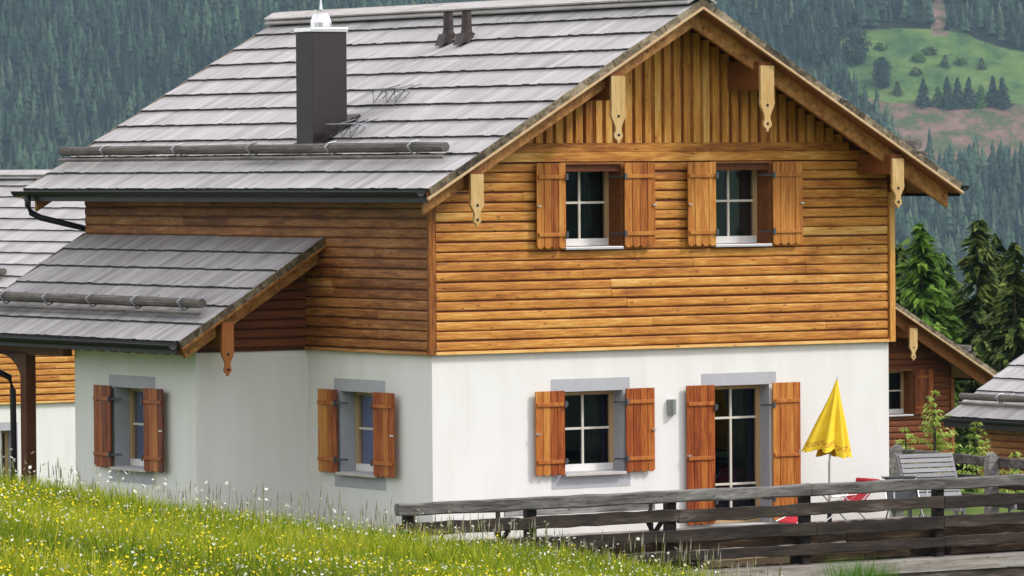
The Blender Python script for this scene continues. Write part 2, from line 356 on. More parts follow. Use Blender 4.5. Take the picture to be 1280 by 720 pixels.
def build_ground():
    nd, n_s = Sg.shape; V = np.stack([Xg.ravel(), Yg.ravel(), Zg.ravel()], 1)
    idx = np.arange(nd*n_s).reshape(nd, n_s)
    me = bpy.data.meshes.new('ground')
    q = np.stack([idx[:-1, :-1], idx[:-1, 1:], idx[1:, 1:], idx[1:, :-1]], -1).reshape(-1, 4)
    me.from_pydata(V.tolist(), [], q.tolist())
    tone = np.zeros(V.shape[0]); s, z, d = Sg.ravel(), Zg.ravel(), Dg.ravel()
    tone[d > 2740] = -1.
    cl = inpoly(s, z, CLEAR) & (d > 2700); tone[cl] = .5
    pink = cl & (z < 40-.03*(s-210)+3*np.sin(s*.08)); tone[pink] = 1.
    tone[(d > 2700) & (np.abs(s-243) < 5) & (z > 76)] = 1.
    a = me.attributes.new('tone', 'FLOAT', 'POINT'); a.data.foreach_set('value', tone)
    me.polygons.foreach_set('use_smooth', [True]*len(me.polygons))
    me.materials.append(ground_mat()); o = bpy.data.objects.new('ground', me); COL.objects.link(o); o['kind'] = 'structure'
build_ground()

# haze: one closed box round everything, the sky outside
hz = MB(); hz.box(-4700, 4700, -4700, 4700, -140, 470)
hm = bpy.data.materials.new('haze air'); hm.use_nodes = True; hm.node_tree.nodes.clear()
ho = hm.node_tree.nodes.new('ShaderNodeOutputMaterial'); pv = hm.node_tree.nodes.new('ShaderNodeVolumePrincipled')
pv.inputs['Color'].default_value = (.50, .74, .95, 1); pv.inputs['Density'].default_value = .000055; pv.inputs['Anisotropy'].default_value = .1
hm.node_tree.links.new(pv.outputs[0], ho.inputs['Volume'])
ho_ = hz.build('haze', hm); ho_['kind'] = 'stuff'

# ------------------------------------------------------------------ house builder
TAN = .5775; EAVE_O = .68; W = 8.4; ZE = 5.2
def shingle_slope(o, along, up, length, slope, parent=None, name='shingles', course=.535, seed=0, fine=True, toff=0.):
    """o: lower corner; along: unit vector along the eave; up: unit vector up the slope"""
    rnd = random.Random(seed); o, along, up = Vector(o), Vector(along), Vector(up); nrm = along.cross(up)
    if nrm.z < 0: nrm = -nrm
    mb = MB(); n = int(round(slope/course)); c = slope/n
    for i in range(n):
        x = -rnd.uniform(0, .03); rowt = rnd.uniform(-.06, .06)
        while x < length:
            wdt = rnd.uniform(.10, .22) if fine else .45
            x1 = min(x+wdt, length+rnd.uniform(0, .02))
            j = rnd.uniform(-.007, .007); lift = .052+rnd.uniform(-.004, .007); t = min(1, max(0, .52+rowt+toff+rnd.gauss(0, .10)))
            p = o+along*x+up*(i*c+j); q = up*(c+.05-j); a = along*(x1-x-.004)
            lo = nrm*lift; hi = nrm*.012; th = nrm*.034
            vs = [p+lo-th, p+a+lo-th, p+a+q+hi-th*.3, p+q+hi-th*.3, p+lo, p+a+lo, p+a+q+hi, p+q+hi]
            mb.add(vs, [(4, 5, 6, 7), (0, 3, 2, 1), (1, 2, 6, 5), (3, 0, 4, 7), (2, 3, 7, 6)], 0, t)
            mb.add([vs[0], vs[1], vs[5], vs[4]], [(0, 1, 2, 3)], 1, t)
            # second (lower) layer peeping out under the butt
            mb.add([p+up*.03+lo-th, p+up*.03+a+lo-th, p+up*.03+a, p+up*.03], [(0, 1, 2, 3)], 1, .3)
            x = x1
    return mb.build(name, [M['shingle_x'] if abs(up.x) > .3 else M['shingle'], M['shingle_end']], parent)
M['shingle_x'] = M['shingle']

def board_prof(h, bulge):   # rounded board: (out, up)
    return [(0, 0), (bulge*.7, .004), (bulge*.96, h*.14), (bulge, h*.45), (bulge*.9, h*.8), (bulge*.66, h-.010), (0, h-.006)]
def siding(mb, o, u, out, z0, z1, xl, xr, holes=(), pitch=.148, bulge=.034, seed=1, m=0):
    """horizontal boards on a wall: u along, out outward; xl/xr give the run at height z"""
    rnd = random.Random(seed); o, u, out = Vector(o), Vector(u), Vector(out); n = int(round((z1-z0)/pitch)); h = (z1-z0)/n
    for i in range(n):
        za = z0+i*h; zc = za+h*.5; a, b = xl(zc), xr(zc)
        if b-a < .08: continue
        segs = [(a, b)]
        for (h0, h1, hz0, hz1) in holes:
            if hz0 < zc < hz1:
                ns_ = []
                for s0, s1 in segs:
                    if h1 <= s0 or h0 >= s1: ns_.append((s0, s1)); continue
                    if h0 > s0: ns_.append((s0, h0))
                    if h1 < s1: ns_.append((h1, s1))
                segs = ns_
        for s0, s1 in segs:
            x = s0
            while x < s1-.01:
                x1 = x+rnd.uniform(1.4, 4.2)
                if s1-x1 < .5: x1 = s1
                bl = bulge*rnd.uniform(.88, 1.12); dz = rnd.uniform(-.006, .006)
                mb.prism(board_prof(h-rnd.uniform(.006, .018), bl), o+u*x+Vector((0, 0, za+dz)), u*(min(x1, s1)-x-.004), out, (0, 0, 1), m,
                         min(1, max(0, rnd.gauss(.56, .085))))
                x = x1
def wall_rects(mb, o, u, width, z0, z1, holes, m=0):
    o, u = Vector(o), Vector(u); xs = sorted({0, width, *[v for h in holes for v in h[:2]]}); zs = sorted({z0, z1, *[min(max(v, z0), z1) for h in holes for v in h[2:]]})
    for i in range(len(xs)-1):
        for j in range(len(zs)-1):
            cx, cz = (xs[i]+xs[i+1])/2, (zs[j]+zs[j+1])/2
            if any(h[0] < cx < h[1] and h[2] < cz < h[3] for h in holes): continue
            k = lambda x, z: o+u*x+Vector((0, 0, z))
            mb.quad(k(xs[i], zs[j]), k(xs[i+1], zs[j]), k(xs[i+1], zs[j+1]), k(xs[i], zs[j+1]), m, .5)
def ring(mb, P, o_, i_, d0, d1, m=0, t=.5):
    c = lambda r, d: [P(r[0], r[2], d), P(r[1], r[2], d), P(r[1], r[3], d), P(r[0], r[3], d)]
    v = c(o_, d0)+c(i_, d0)+c(o_, d1)+c(i_, d1); f = []
    for k in range(4):
        n = (k+1) % 4; f += [(k, n, 4+n, 4+k), (8+k, 8+n, 12+n, 12+k), (k, n, 8+n, 8+k), (4+k, 4+n, 12+n, 12+k)]
    mb.add(v, f, m, t)
def window(parent, o, u, out, x0, x1, z0, z1, kind='plaster', depth=.27, door=False, curtain=True, hinge_side=1, sill=True):
    """opening x0..x1, z0..z1 on the wall; a window part with frame, muntin, pane, reveal, sill"""
    o, u, out = Vector(o), Vector(u), Vector(out); Z = Vector((0, 0, 1)); P = lambda x, z, d=0: o+u*x+Z*z+out*d
    wm = M['frame'] if kind != 'white' else M['white']
    fw = .07; D = -depth; fo = .047 if kind == 'wood' else 0.
    mb = MB(); ring(mb, P, (x0, x1, z0, z1), (x0+fw, x1-fw, z0+fw, z1-fw), D-.06, D+.01)
    fr = mb.build('door' if door else 'window', [wm], parent)
    mb = MB(); mb.obox(P(x0+.02, z0+.005, D-.02), u*(x1-x0-.04), Z*.105, out*.042, 0); mb.build('bottom_rail', M['frame'] if door else M['white'], fr)
    g = MB(); g.quad(P(x0+fw, z0+.1, D-.035), P(x1-fw, z0+.1, D-.035), P(x1-fw, z1-fw, D-.035), P(x0+fw, z1-fw, D-.035))
    g.build('pane', M['glass'], fr)
    xm = (x0+x1)/2; b = .034
    zc = [z0+(z1-z0)*.53] if not door else [z0+.60, z0+1.62]
    mu = MB(); mu.obox(P(xm-b/2, z0+.1, D-.03), u*b, Z*(z1-z0-.1-fw), out*.028, 0); mu.build('glazing_bar', M['muntin'], fr)
    for z in zc: mu = MB(); mu.obox(P(x0+fw, z-b/2, D-.027), u*(x1-x0-2*fw), Z*b, out*.022, 0); mu.build('glazing_bar', M['muntin'], fr)
    rv = MB(); c_ = [(x0, z0), (x1, z0), (x1, z1), (x0, z1)]
    rv.add([P(a, b_, fo) for a, b_ in c_]+[P(a, b_, D) for a, b_ in c_], [(k, (k+1) % 4, 4+(k+1) % 4, 4+k) for k in range(4)], 0, .3)
    if kind == 'wood': ring(rv, P, (x0-.05, x1+.05, z0-.02, z1+.03), (x0+.001, x1-.001, z0+.001, z1-.001), .0, fo+.003)
    rv.build('reveal', M['soffit'] if kind == 'wood' else M['reveal'], fr)
    if sill:
        s_ = MB(); s_.prism([(D, .004), (.11, -.008), (.11, -.05), (0.0, -.05), (D, -.02)], P(x0+.002, z0), u*(x1-x0-.004), out, Z)
        s_.build('sill', M['sill_metal'] if kind == 'wood' else M['sill'], fr, bevel=.006)
    # room behind: curtain at one side and a dark back board
    if curtain:
        c = MB(); n = 14; xa, xb = x0+(x1-x0)*.6, x1-.02; pts = []
        for i in range(n+1): pts.append(P(xa+(xb-xa)*i/n, 0, D-.22+.03*math.sin(i*1.9)))
        for i in range(n): c.quad(pts[i]+Z*(z0+.02), pts[i+1]+Z*(z0+.02), pts[i+1]+Z*(z1-.02), pts[i]+Z*(z1-.02))
        c.build('curtain', M['curtain'], fr)
    bk = MB(); bk.obox(P(x0-.3, z0-.2, D-1.3), u*(x1-x0+.6), Z*(z1-z0+.3), out*.02); bk.build('room_back', M['dark'], fr)
    return fr
def shutter(parent, o, u, out, x0, x1, z0, z1, mat, flip=False, open_d=.05, seed=0, detail=True):
    rnd = random.Random(seed); o, u, out = Vector(o), Vector(u), Vector(out); Z = Vector((0, 0, 1)); P = lambda x, z, d=0: o+u*x+Z*z+out*d
    mb = MB(); n = 4; wd = (x1-x0)/n
    for i in range(n):
        t = min(.9, max(.08, rnd.gauss(.5, .23)))
        xa = x0+i*wd; k = .035
        # board with a rounded foot
        prof = [(xa+.003, z0+k), (xa+wd*.25, z0+.008), (xa+wd*.5, z0), (xa+wd*.75, z0+.008), (xa+wd-.003, z0+k), (xa+wd-.003, z1), (xa+.003, z1)]
        mb.prism(prof, o+out*open_d, out*(.026+.004*(i % 2)), u, Z, 0, t)
    s = mb.build('shutter', mat, parent, bevel=.003 if detail else 0)
    for z in (z0+(z1-z0)*.165, z0+(z1-z0)*.84) if (z1-z0) < 1.6 else (z0+.42, z0+1.02, z1-.28):
        bt = MB(); bt.obox(P(x0+.02, z-.028, open_d+.03), u*(x1-x0-.04), Z*.056, out*.024, 0, .6)
        bt.build('batten', mat, s, bevel=.004 if detail else 0)
    if detail:
        xe = x1 if flip else x0; sg_ = -1 if flip else 1     # hinge edge is beside the opening
        for z in (z0+(z1-z0)*.165, z0+(z1-z0)*.84):
            h = MB(); h.obox(P(xe-.02, z-.045, open_d+.05), u*.04, Z*.09, out*.02); h.beam(P(xe, z, open_d+.055), P(xe+sg_*-.14, z, -.04), .02, .03)
            h.tube([P(xe, z-.05, open_d+.055), P(xe, z+.05, open_d+.055)], .012, 6)
            h.build('hinge', M['iron'], s)
        k = MB(); xo = x0+.03 if flip else x1-.03; k.obox(P(xo-.03, (z0+z1)/2-.012, open_d+.03), u*.06, Z*.024, out*.03); k.build('latch', M['alu'], s)
    return s
def carved_bracket(parent, o, u, out, x, ztop, h, mat, wd=.24):
    o, u, out = Vector(o), Vector(u), Vector(out); c = wd/2
    half = [(c, 0), (c, -.50*h), (c*1.08, -.56*h), (c*.95, -.62*h), (c*.62, -.70*h), (c*.42, -.76*h), (c*.42, -.82*h), (c*.62, -.875*h), (c*.55, -.92*h), (c*.2, -.955*h), (c*.1, -1*h)]
    prof = half+[(-a, b) for a, b in half[::-1]]
    mb = MB(); mb.prism(prof, o+u*x+Vector((0, 0, ztop)), out*.05, u, (0, 0, 1), 0, .62)
    b = mb.build('carved_bracket', mat, parent)
    for zz in (-.6*h, -.88*h):
        d = MB(); p = o+u*x+Vector((0, 0, ztop+zz)); d.tube([p+out*.03, p+out*.056], .022, 8)
        d.build('drilled_hole', M['black'], b)
    return b
def snow_guard(parent, pts, up, nrm, nbr, seed=0):
    p, q = map(Vector, pts); up = Vector(up); nrm = Vector(nrm); rnd = random.Random(seed); d = q-p; n = 14
    ln = [p+d*i/n+nrm*(.16+rnd.uniform(-.006, .006)) for i in range(n+1)]
    mb = MB(); mb.tube(ln, [.078+rnd.uniform(-.006, .006) for _ in ln], 10, 0, .6)
    lg = mb.build('snow_guard', M['log'], parent, smooth=False)
    b2 = MB(); b2.beam(p-up*.16+nrm*.085-d.normalized()*.1, q-up*.16+nrm*.085-d.normalized()*.05, .05, .045, 0, .75, up=nrm); b2.build('guard_rail', M['log'], lg)
    for i in range(nbr):
        br = MB(); c = p+d*((i+.35)/nbr)
        br.tube([c+up*.35+nrm*.06, c+up*.1+nrm*.07, c-up*.09+nrm*.075, c-up*.12+nrm*.25], .014, 6)
        br.tube([c-up*.12+nrm*.25, c-up*.02+nrm*.262, c+up*.1+nrm*.22], .012, 6)
        br.build('guard_hook', M['zinc'], lg)
def gutter(parent, a, b, out, r=.075, name='gutter'):
    a, b, out = Vector(a), Vector(b), Vector(out); mb = MB(); n = 8; d = b-a; Z = Vector((0, 0, 1))
    pr = [(math.cos(math.pi+math.pi*k/n), math.sin(math.pi+math.pi*k/n)) for k in range(n+1)]
    outer = [(x*r, y*r) for x, y in pr]; inner = [(x*(r-.008), y*(r-.008)) for x, y in pr[::-1]]
    mb.prism(outer+inner, a, d, out, Z, 0, .5)
    mb.tube([a+out*r, b+out*r], .012, 6)
    return mb.build(name, M['gutter'], parent)

def gable_roof(root, L, ob, seed, fine=True, right=True, sg_bits=(True, True), wd=W, ze=ZE, tan=TAN, barge='barge'):
    """two slopes over a ridge along Y, verges at y=-1 and y=L+ob, with barge boards, soffit, ridge caps"""
    o_ = 1.0; e = EAVE_O; th = math.atan(tan); c, s = math.cos(th), math.sin(th); half = wd/2+e; sl_ = half/c
    y0, y1 = -o_, L+ob; X0, X1 = -e, wd+e; zr = ze+half*tan
    upL, upR = Vector((c, 0, s)), Vector((-c, 0, s)); nL, nR = Vector((-s, 0, c)), Vector((s, 0, c))
    mb = MB(); q1, q2 = .05/c, .15/c       # one folded roof slab
    mb.prism([(X0, ze-q1), (wd/2, zr-q1), (X1, ze-q1), (X1, ze-q2), (wd/2, zr-q2), (X0, ze-q2)], (0, y0+.02, 0), (0, y1-y0-.04, 0), (1, 0, 0), (0, 0, 1), 0, .4)
    deck = mb.build('roof', M['soffit'], root)
    o1 = shingle_slope(Vector((X0, y0, ze))-nL*.05, (0, 1, 0), upL, y1-y0, sl_, deck, 'shingles', seed=seed, fine=fine)
    o2 = shingle_slope(Vector((X1, y0, ze))-nR*.05, (0, 1, 0), upR, y1-y0, sl_, deck, 'shingles', seed=seed+1, fine=fine)
    # verge: rough grey boards, pale trim, barge
    for (X, up, nn) in ((X0, upL, nL), (X1, upR, nR)):
        for (yy, sgn) in ((y0, -1), (y1, 1)):
            A = Vector((X, yy, ze))
            v = MB(); rnd = random.Random(seed+int(X)); k = 0
            while k < sl_-.01:       # stacked board ends following the courses
                k1 = min(k+.535, sl_); v.obox(A+up*k-nn*(.112+rnd.uniform(0, .012))+Vector((0, sgn*.0, 0)), up*(k1-k-.01), Vector((0, sgn*(.03+rnd.uniform(0, .012)), 0)), nn*(.105), 0, rnd.uniform(.15, .8)); k = k1
            vb = v.build('verge_board', M['barge_old'], deck)
            L_ = X < wd/2; xs_, xm_ = X-(.01 if L_ else -.01), wd/2
            def strip(o1, o2, e_):     # board with plumb cuts between two depths below the roof plane
                zz = lambda x, o: ze+(abs(x-X))*tan*(1 if (x-X)*(1 if L_ else -1) > 0 else -1)-o/c
                return [(xs_+(e_ if L_ else -e_), zz(xs_+(e_ if L_ else -e_), o1)), (xm_, zz(xm_, o1)), (xm_, zz(xm_, o2)), (xs_+(e_ if L_ else -e_), zz(xs_+(e_ if L_ else -e_), o2))]
            tr = MB(); tr.prism(strip(.114, .150, 0), (0, yy, 0), (0, sgn*.055, 0), (1, 0, 0), (0, 0, 1), 0, .6); tr.build('verge_trim', M['barge_trim'], deck, bevel=.004)
            bg_ = MB(); bg_.prism(strip(.135, .375, .10), (0, yy-sgn*.30, 0), (0, sgn*.07, 0), (1, 0, 0), (0, 0, 1), 0, .5); bg_.build('barge_board', M[barge], deck)
    # ridge cap boards
    zt = zr
    for (up, nn) in ((upL, nL), (upR, nR)):
        for lay, (o1, w1) in enumerate(((.045, .27), (.105, .21))):
            rc = MB(); k = 0 if lay else -.0
            A = Vector((wd/2, y0-.02+lay*.03, zt))+nn*o1
            while k < y1-y0:
                k1 = min(k+(1.9 if lay else 2.3), y1-y0+.04); rc.obox(A+Vector((0, k, 0))-up*w1, Vector((0, k1-k-.006, 0)), up*(w1 if up.x > 0 else w1+.03), nn*.028, 0, .95 if lay else .75); k = k1
            rc.build('ridge_cap', M['ridge'], deck)
        rc = MB(); rc.obox(Vector((wd/2, y0+.05, zt))-up*.21+nn*.0, Vector((0, y1-y0-.1, 0)), up*.21, nn*.043, 0, .1); rc.build('ridge_gap_shade', M['black'], deck)  # black strip paints the shadow gap beneath the cap boards
    return deck, (X0, X1, y0, y1, zr, sl_, upL, upR, nL, nR)

def chalet(name, loc, L=10.61, main=True, gwin=(), bands=(2.74,), barge='barge', wood_front='siding', wood_side='siding_side', seed=3, cat='house', shut='shutter', swin=(), ob=.97, up_win=None, door=None, plaster_z0=-1.2, brackets_mat='bracket', brackets=(.20, 2.70, 5.42, 7.88), rich=True, right_holes=()):
    root = empty(name, loc); zs = 2.74; half = W/2
    zroof = lambda x: ZE+(min(x, W-x)+EAVE_O)*TAN-.17       # underside of roof above wall x
    uX, uY = (1, 0, 0), (0, 1, 0)
    holesF = [h for h in gwin]
    # --- walls: plaster shell (openings cut) ---
    mb = MB(); low = [h for h in holesF if h[2] < zs]
    wall_rects(mb, (0, 0, 0), uX, W, plaster_z0, zs, low)
    wall_rects(mb, (0, 0, 0), uY, L, plaster_z0, zs, list(swin))
    wall_rects(mb, (W, 0, 0), uY, L, plaster_z0, zs, [])
    wall_rects(mb, (0, L, 0), uX, W, plaster_z0, zs, [])
    wl = mb.build('wall', M['plaster'], root)
    # --- dark backing behind the boards + boards ---
    hi = [h for h in holesF if h[2] > zs]
    bk = MB(); bo = .03
    wall_rects(bk, (0, -bo, 0), uX, W, zs-.02, zroof(0), hi)
    top = [(0, zroof(0)), (half, zroof(half)), (W, zroof(W))]
    bk.add([(x, -bo, z) for x, z in top], [(0, 1, 2)]); bk.add([(x, L+bo, z) for x, z in top], [(0, 1, 2)])
    bk.box(0-bo, 0, -bo, L+bo, zs-.02, zroof(0)); bk.box(W, W+bo, -bo, L+bo, zs-.02, zroof(0)); wall_rects(bk, (0, L+bo, 0), uX, W, zs-.02, zroof(0), [])
    bkm = bk.build('siding', [M['siding_end']], root)
    ft = MB(); zt = 5.57
    ha = lambda z: max(0., (z+.08-zroof(0))/TAN)
    siding(ft, (0, -bo, 0), uX, (0, -1, 0), zs+.05, zt, lambda z: .05+ha(z), lambda z: W-.05-ha(z), hi, seed=seed)
    ft.prism([(0, 0), (.06, .01), (.055, .05), (0, .055)], (.0, -bo, zs-.02), (W, 0, 0), (0, -1, 0), (0, 0, 1), 0, .9)
    ft.build('front_siding', M[wood_front], bkm)
    # frieze
    fz = MB(); fz.box(ha(5.62), W-ha(5.62), -bo-.06, -bo, 5.57, 5.71, 0, .6); fz.box(ha(5.8), W-ha(5.8), -bo-.045, -bo, 5.713, 5.845, 0, .38)
    fz.build('frieze_board', M[wood_front], bkm, bevel=.005)
    # upper vertical boards
    vb = MB(); rnd = random.Random(seed+9); p = .176; n = int(W/p)
    for i in range(n):
        x = (i+.5)*W/n; z1 = zroof(x-.05 if x < half else x+.05)
        if z1 < 5.95: continue
        wv = rnd.uniform(.118, .138); t = min(1, max(0, rnd.gauss(.6, .12)))
        vb.prism([(-wv/2, 0), (-wv/2+.006, .05), (wv/2-.006, .05), (wv/2, 0)], (x, -bo, 5.847), (0, 0, z1-5.847), (1, 0, 0), (0, -1, 0), 0, t)
        vb.box(x-p/2, x+p/2, -bo-.012, -bo-.001, 5.847, z1-.03, 0, max(0, t-.42))
    vb.build('gable_boards', M[wood_front+'_v'] if wood_front == 'siding' else M[wood_front], bkm)
    # corner posts
    cp = MB(); cp.box(-bo-.062, .02, -bo-.065, -bo+.001, zs-.01, 5.06, 0, .15); cp.build('corner_post', M[wood_front+'_v'], bkm)
    cp = MB(); cp.box(W-.03, W+.07, -bo-.066, -bo, zs-.01, 5.06, 0, .75); cp.build('corner_post', M[wood_front+'_v'], bkm)
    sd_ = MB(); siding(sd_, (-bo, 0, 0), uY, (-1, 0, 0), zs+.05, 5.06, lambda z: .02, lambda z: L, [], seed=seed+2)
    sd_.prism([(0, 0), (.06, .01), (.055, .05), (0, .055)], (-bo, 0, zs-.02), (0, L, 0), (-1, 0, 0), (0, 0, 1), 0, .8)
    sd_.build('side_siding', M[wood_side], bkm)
    # --- windows and shutters ---
    for (x0, x1, z0, z1) in holesF:
        isdoor = (z1-z0) > 1.8; wk = 'wood' if z0 > zs else 'plaster'
        wob = (0, -bo if wk == 'wood' else 0, 0)
        f = window(root, wob, uX, (0, -1, 0), x0, x1, z0, z1, wk, depth=.30 if wk == 'wood' else .26, door=isdoor, sill=not isdoor)
        if wk == 'plaster':
            a, b = x0-.19, x1+.13; Pp = lambda x, z, d: Vector((x, -.001-d, z)); sr = MB()
            if isdoor: sr.box(a, b, -.004, -.001, z1+.001, z1+.19)
            else: ring(sr, Pp, (a, b, z0-.24, z1+.19), (x0+.001, x1-.001, z0+.001, z1-.001), 0, .003)
            sr.build('painted_surround', M['surround'], f)
        od = .13 if wk == 'wood' else .06
        w2 = .52; lz = z0-.03; lz = .02 if isdoor else lz
        ov = -.02
        if x1-x0 < .6: continue
        shutter(root, (0, 0, 0), uX, (0, -1, 0), x0-w2-ov-.02, x0-.02-ov, lz, z1+.02, M['shutter_gold' if wk == 'wood' and shut == 'shutter' else shut], True, od, seed+int(x0*7+z0*3), rich)
        shutter(root, (0, 0, 0), uX, (0, -1, 0), x1+.01, x1+w2+.01+(.04 if wk == 'wood' else 0), lz, z1+.02, M['shutter_gold' if wk == 'wood' and shut == 'shutter' else shut], False, od, seed+int(x1*9+z0*5), rich)
    for (y0, y1, z0, z1) in swin:
        f = window(root, (0, 0, 0), uY, (-1, 0, 0), y0, y1, z0, z1, 'plaster')
        side_extras(root, f, (0, 0, 0), y0, y1, z0, z1, seed)
    deck, ri = gable_roof(root, L, ob, seed, fine=rich, barge=barge)
    X0, X1, yy0, yy1, zr, sl_, upL, upR, nL, nR = ri
    # purlins and carved brackets
    for x in brackets:
        pz = ZE+(min(x, W-x)+EAVE_O)*TAN-.17-.04*0
        inner = 2 < x < 6.5; ztop = ZE+(min(x, W-x)+EAVE_O)*TAN-.31; hh = .42 if inner else .30
        pb = MB(); pb.box(x-.11, x+.11, -.92, -bo, pz-.08-hh, pz-.075, 0, .35); pl = pb.build('purlin', M['soffit'], deck)
        carved_bracket(deck, (0, -.925, 0), uX, (0, -1, 0), x, ztop, 1.0 if inner else .76, M[brackets_mat], .25 if inner else .22)
    # rafters under the overhang
    for i in range(int((yy1-yy0)/.8)):
        y = yy0+.45+i*.8
        for (X, up, nn) in ((X0+.04, upL, nL), (X1-.04, upR, nR)):
            if not rich and X > 1: continue
            rf = MB(); z = ZE+.04*TAN; rf.obox(Vector((X, y, z))-nn*.27, up*.9, Vector((0, .10, 0)), nn*.115, 0, .3); rf.build('rafter', M['soffit'], deck)
    # gutters and fascia
    for xa in (X0-.005, X1-.02): fa = MB(); fa.box(xa, xa+.025, yy0+.03, yy1-.03, ZE-.21, ZE-.03, 0, .2); fa.build('fascia', M['black'], deck)
    gutter(deck, (X0-.095, yy0+.02, ZE-.055), (X0-.095, yy1+.12, ZE-.055), (-1, 0, 0))
    gutter(deck, (X1+.095, yy0+.02, ZE-.055), (X1+.095, yy1+.12, ZE-.055), (1, 0, 0))
    # snow guards
    sx = .78/math.cos(math.atan(TAN)); pL = Vector((X0, 0, ZE))+upL*.93; pR = Vector((X1, 0, ZE))+upR*.93
    snow_guard(deck, (pL+Vector((0, -.35, 0)), pL+Vector((0, yy1-.02, 0))), upL, nL, 5, seed)
    snow_guard(deck, (pR+Vector((0, -.85, 0)), pR+Vector((0, yy1-.05, 0))), upR, nR, 5, seed+1)
    return root, deck
def side_extras(root, f, o, y0, y1, z0, z1, seed, mat='shutter'):
    ox = Vector(o); sr = MB(); a, b = y0-.13, y1+.19
    ring(sr, lambda y, z, d: Vector((ox.x-.001-d, y, z)), (a, b, z0-.24, z1+.19), (y0+.001, y1-.001, z0+.001, z1-.001), 0, .003)
    sr.build('painted_surround', M['surround'], f)
    # a shutter nearer the camera stands a little further from the wall
    shutter(root, o, (0, 1, 0), (-1, 0, 0), y0-.56, y0+.03, z0-.03, z1+.02, M[mat], True, .10, seed+4)
    shutter(root, o, (0, 1, 0), (-1, 0, 0), y1-.0, y1+.54, z0-.03, z1+.02, M[mat], False, .06, seed+6)

# make the shingle grain run down the slope (object X) instead of across
for key in ('shingle',):
    for n in M[key].node_tree.nodes:
        if n.type == 'MAPPING':
            v = n.inputs['Scale'].default_value
            n.inputs['Scale'].default_value = (1.4, 20, 1.4) if v[1] > 5 else (.5, 1.6, .5)

# ------------------------------------------------------------------ the main chalet
GW = [(2.29, 3.39, .90, 2.12), (5.03, 6.11, .0, 2.13), (2.29, 3.34, 4.30, 5.53), (5.03, 6.09, 4.30, 5.53)]
house, deck = chalet('chalet', (0, 0, 0), gwin=GW, swin=[(1.45, 2.62, .90, 2.12)], seed=3)
tag(house, 'large chalet with golden larch upper floor, white ground floor and side porch roof', 'house', 'timber and plaster chalets of the holiday village')
# bump-out at the side with its lean-to roof
EX, EY0, EY1 = -1.97, 3.59, 7.45
ex = MB(); wall_rects(ex, (EX, EY0, 0), (1, 0, 0), -EX, -1.2, 2.74, []); wall_rects(ex, (EX, EY0, 0), (0, 1, 0), EY1-EY0, -1.2, 3.05, [(4.98-EY0, 6.14-EY0, .90, 2.13)])
wall_rects(ex, (EX, EY1, 0), (1, 0, 0), -EX, -1.2, 2.74, [])
ex.build('side_wall', M['plaster'], house)
f = window(house, (EX, 0, 0), (0, 1, 0), (-1, 0, 0), 4.98, 6.14, .90, 2.13, 'plaster'); side_extras(house, f, (EX, 0, 0), 4.98, 6.14, .90, 2.13, 21, 'shutter_red')
T2 = .6; LX, LZ, PY0, PY1 = -2.62, 4.5-.6*2.62, 2.98, 10.66      # lean-to: roof plane z = 4.5 + .6 x
th2 = math.atan(T2); c2, s2 = math.cos(th2), math.sin(th2); up2 = Vector((c2, 0, s2)); n2 = Vector((-s2, 0, c2)); sl2 = 2.62/c2
lt = MB(); lt.obox(Vector((LX, PY0+.02, LZ))-n2*.15, Vector((0, PY1-PY0-.04, 0)), up2*(sl2-.05), n2*.10, 0, .3)
lroof = lt.build('porch_roof', M['soffit'], house)
shingle_slope(Vector((LX, PY0, LZ))-n2*.05, (0, 1, 0), up2, PY1-PY0, sl2-.03, lroof, 'shingles', course=.545, seed=40, toff=-.26)  # lowered tone paints in the shade the main house casts here
for yy, sgn in ((PY0, -1), (PY1, 1)):
    A = Vector((LX, yy, LZ)); v = MB(); k = 0; rnd = random.Random(8)
    while k < sl2-.05:
        k1 = min(k+.54, sl2-.04); v.obox(A+up2*k-n2*(.112+rnd.uniform(0, .012)), up2*(k1-k-.01), Vector((0, sgn*(.03+rnd.uniform(0, .012)), 0)), n2*.105, 0, rnd.uniform(.3, .7)); k = k1
    v.build('verge_board', M['barge_old'], lroof)
    v = MB(); v.obox(A-up2*.02-n2*.15, up2*(sl2-.03), Vector((0, sgn*.055, 0)), n2*.036, 0, .35); v.build('verge_trim', M['barge'], lroof, bevel=.005)
    v = MB(); v.obox(A-n2*.36+up2*.08-Vector((0, sgn*.26, 0)), up2*(sl2-.14), Vector((0, sgn*.07, 0)), n2*.215, 0, .5); v.build('barge_board', M['barge'], lroof)
v = MB()
zr2 = lambda x: 4.5+T2*x-.17
siding(v, (EX, EY0-.03, 0), (1, 0, 0), (0, -1, 0), 2.79, 4.35, lambda z: max(0, (z+.1-4.33)/T2-EX), lambda z: -EX-.06, [], seed=77)
v.add([(EX, EY0-.028, 2.72), (-.06, EY0-.028, 2.72), (-.06, EY0-.028, zr2(-.06)), (EX, EY0-.028, zr2(EX))], [(0, 1, 2, 3)], 0, .1)
v.build('porch_gable_siding', M['siding_end'], house)
for i in range(19):        # rafter tails showing under the gutter
    v = MB(); y = PY0+.25+i*.41; prof = [(0, 0), (.0, -.10), (.06, -.15), (.16, -.13), (.62, -.115), (.62, 0)]
    v.prism(prof, Vector((LX+.02, y, LZ))-n2*.155, (0, .12, 0), up2, n2, 0, .3); v.build('rafter', M['soffit'], lroof)
v = MB(); v.beam((EX-.12, EY1+.01, 2.66), (EX-.12, PY1-.1, 2.66), .16, .18, 0, .25); v.build('porch_beam', M['soffit'], lroof)
v = MB(); v.box(LX-.005, LX+.02, PY0+.03, PY1-.03, LZ-.2, LZ-.03, 0, .2); v.build('fascia', M['black'], lroof)
gutter(lroof, (LX-.095, PY0-.02, LZ-.06), (LX-.095, PY1+.1, LZ-.06), (-1, 0, 0))
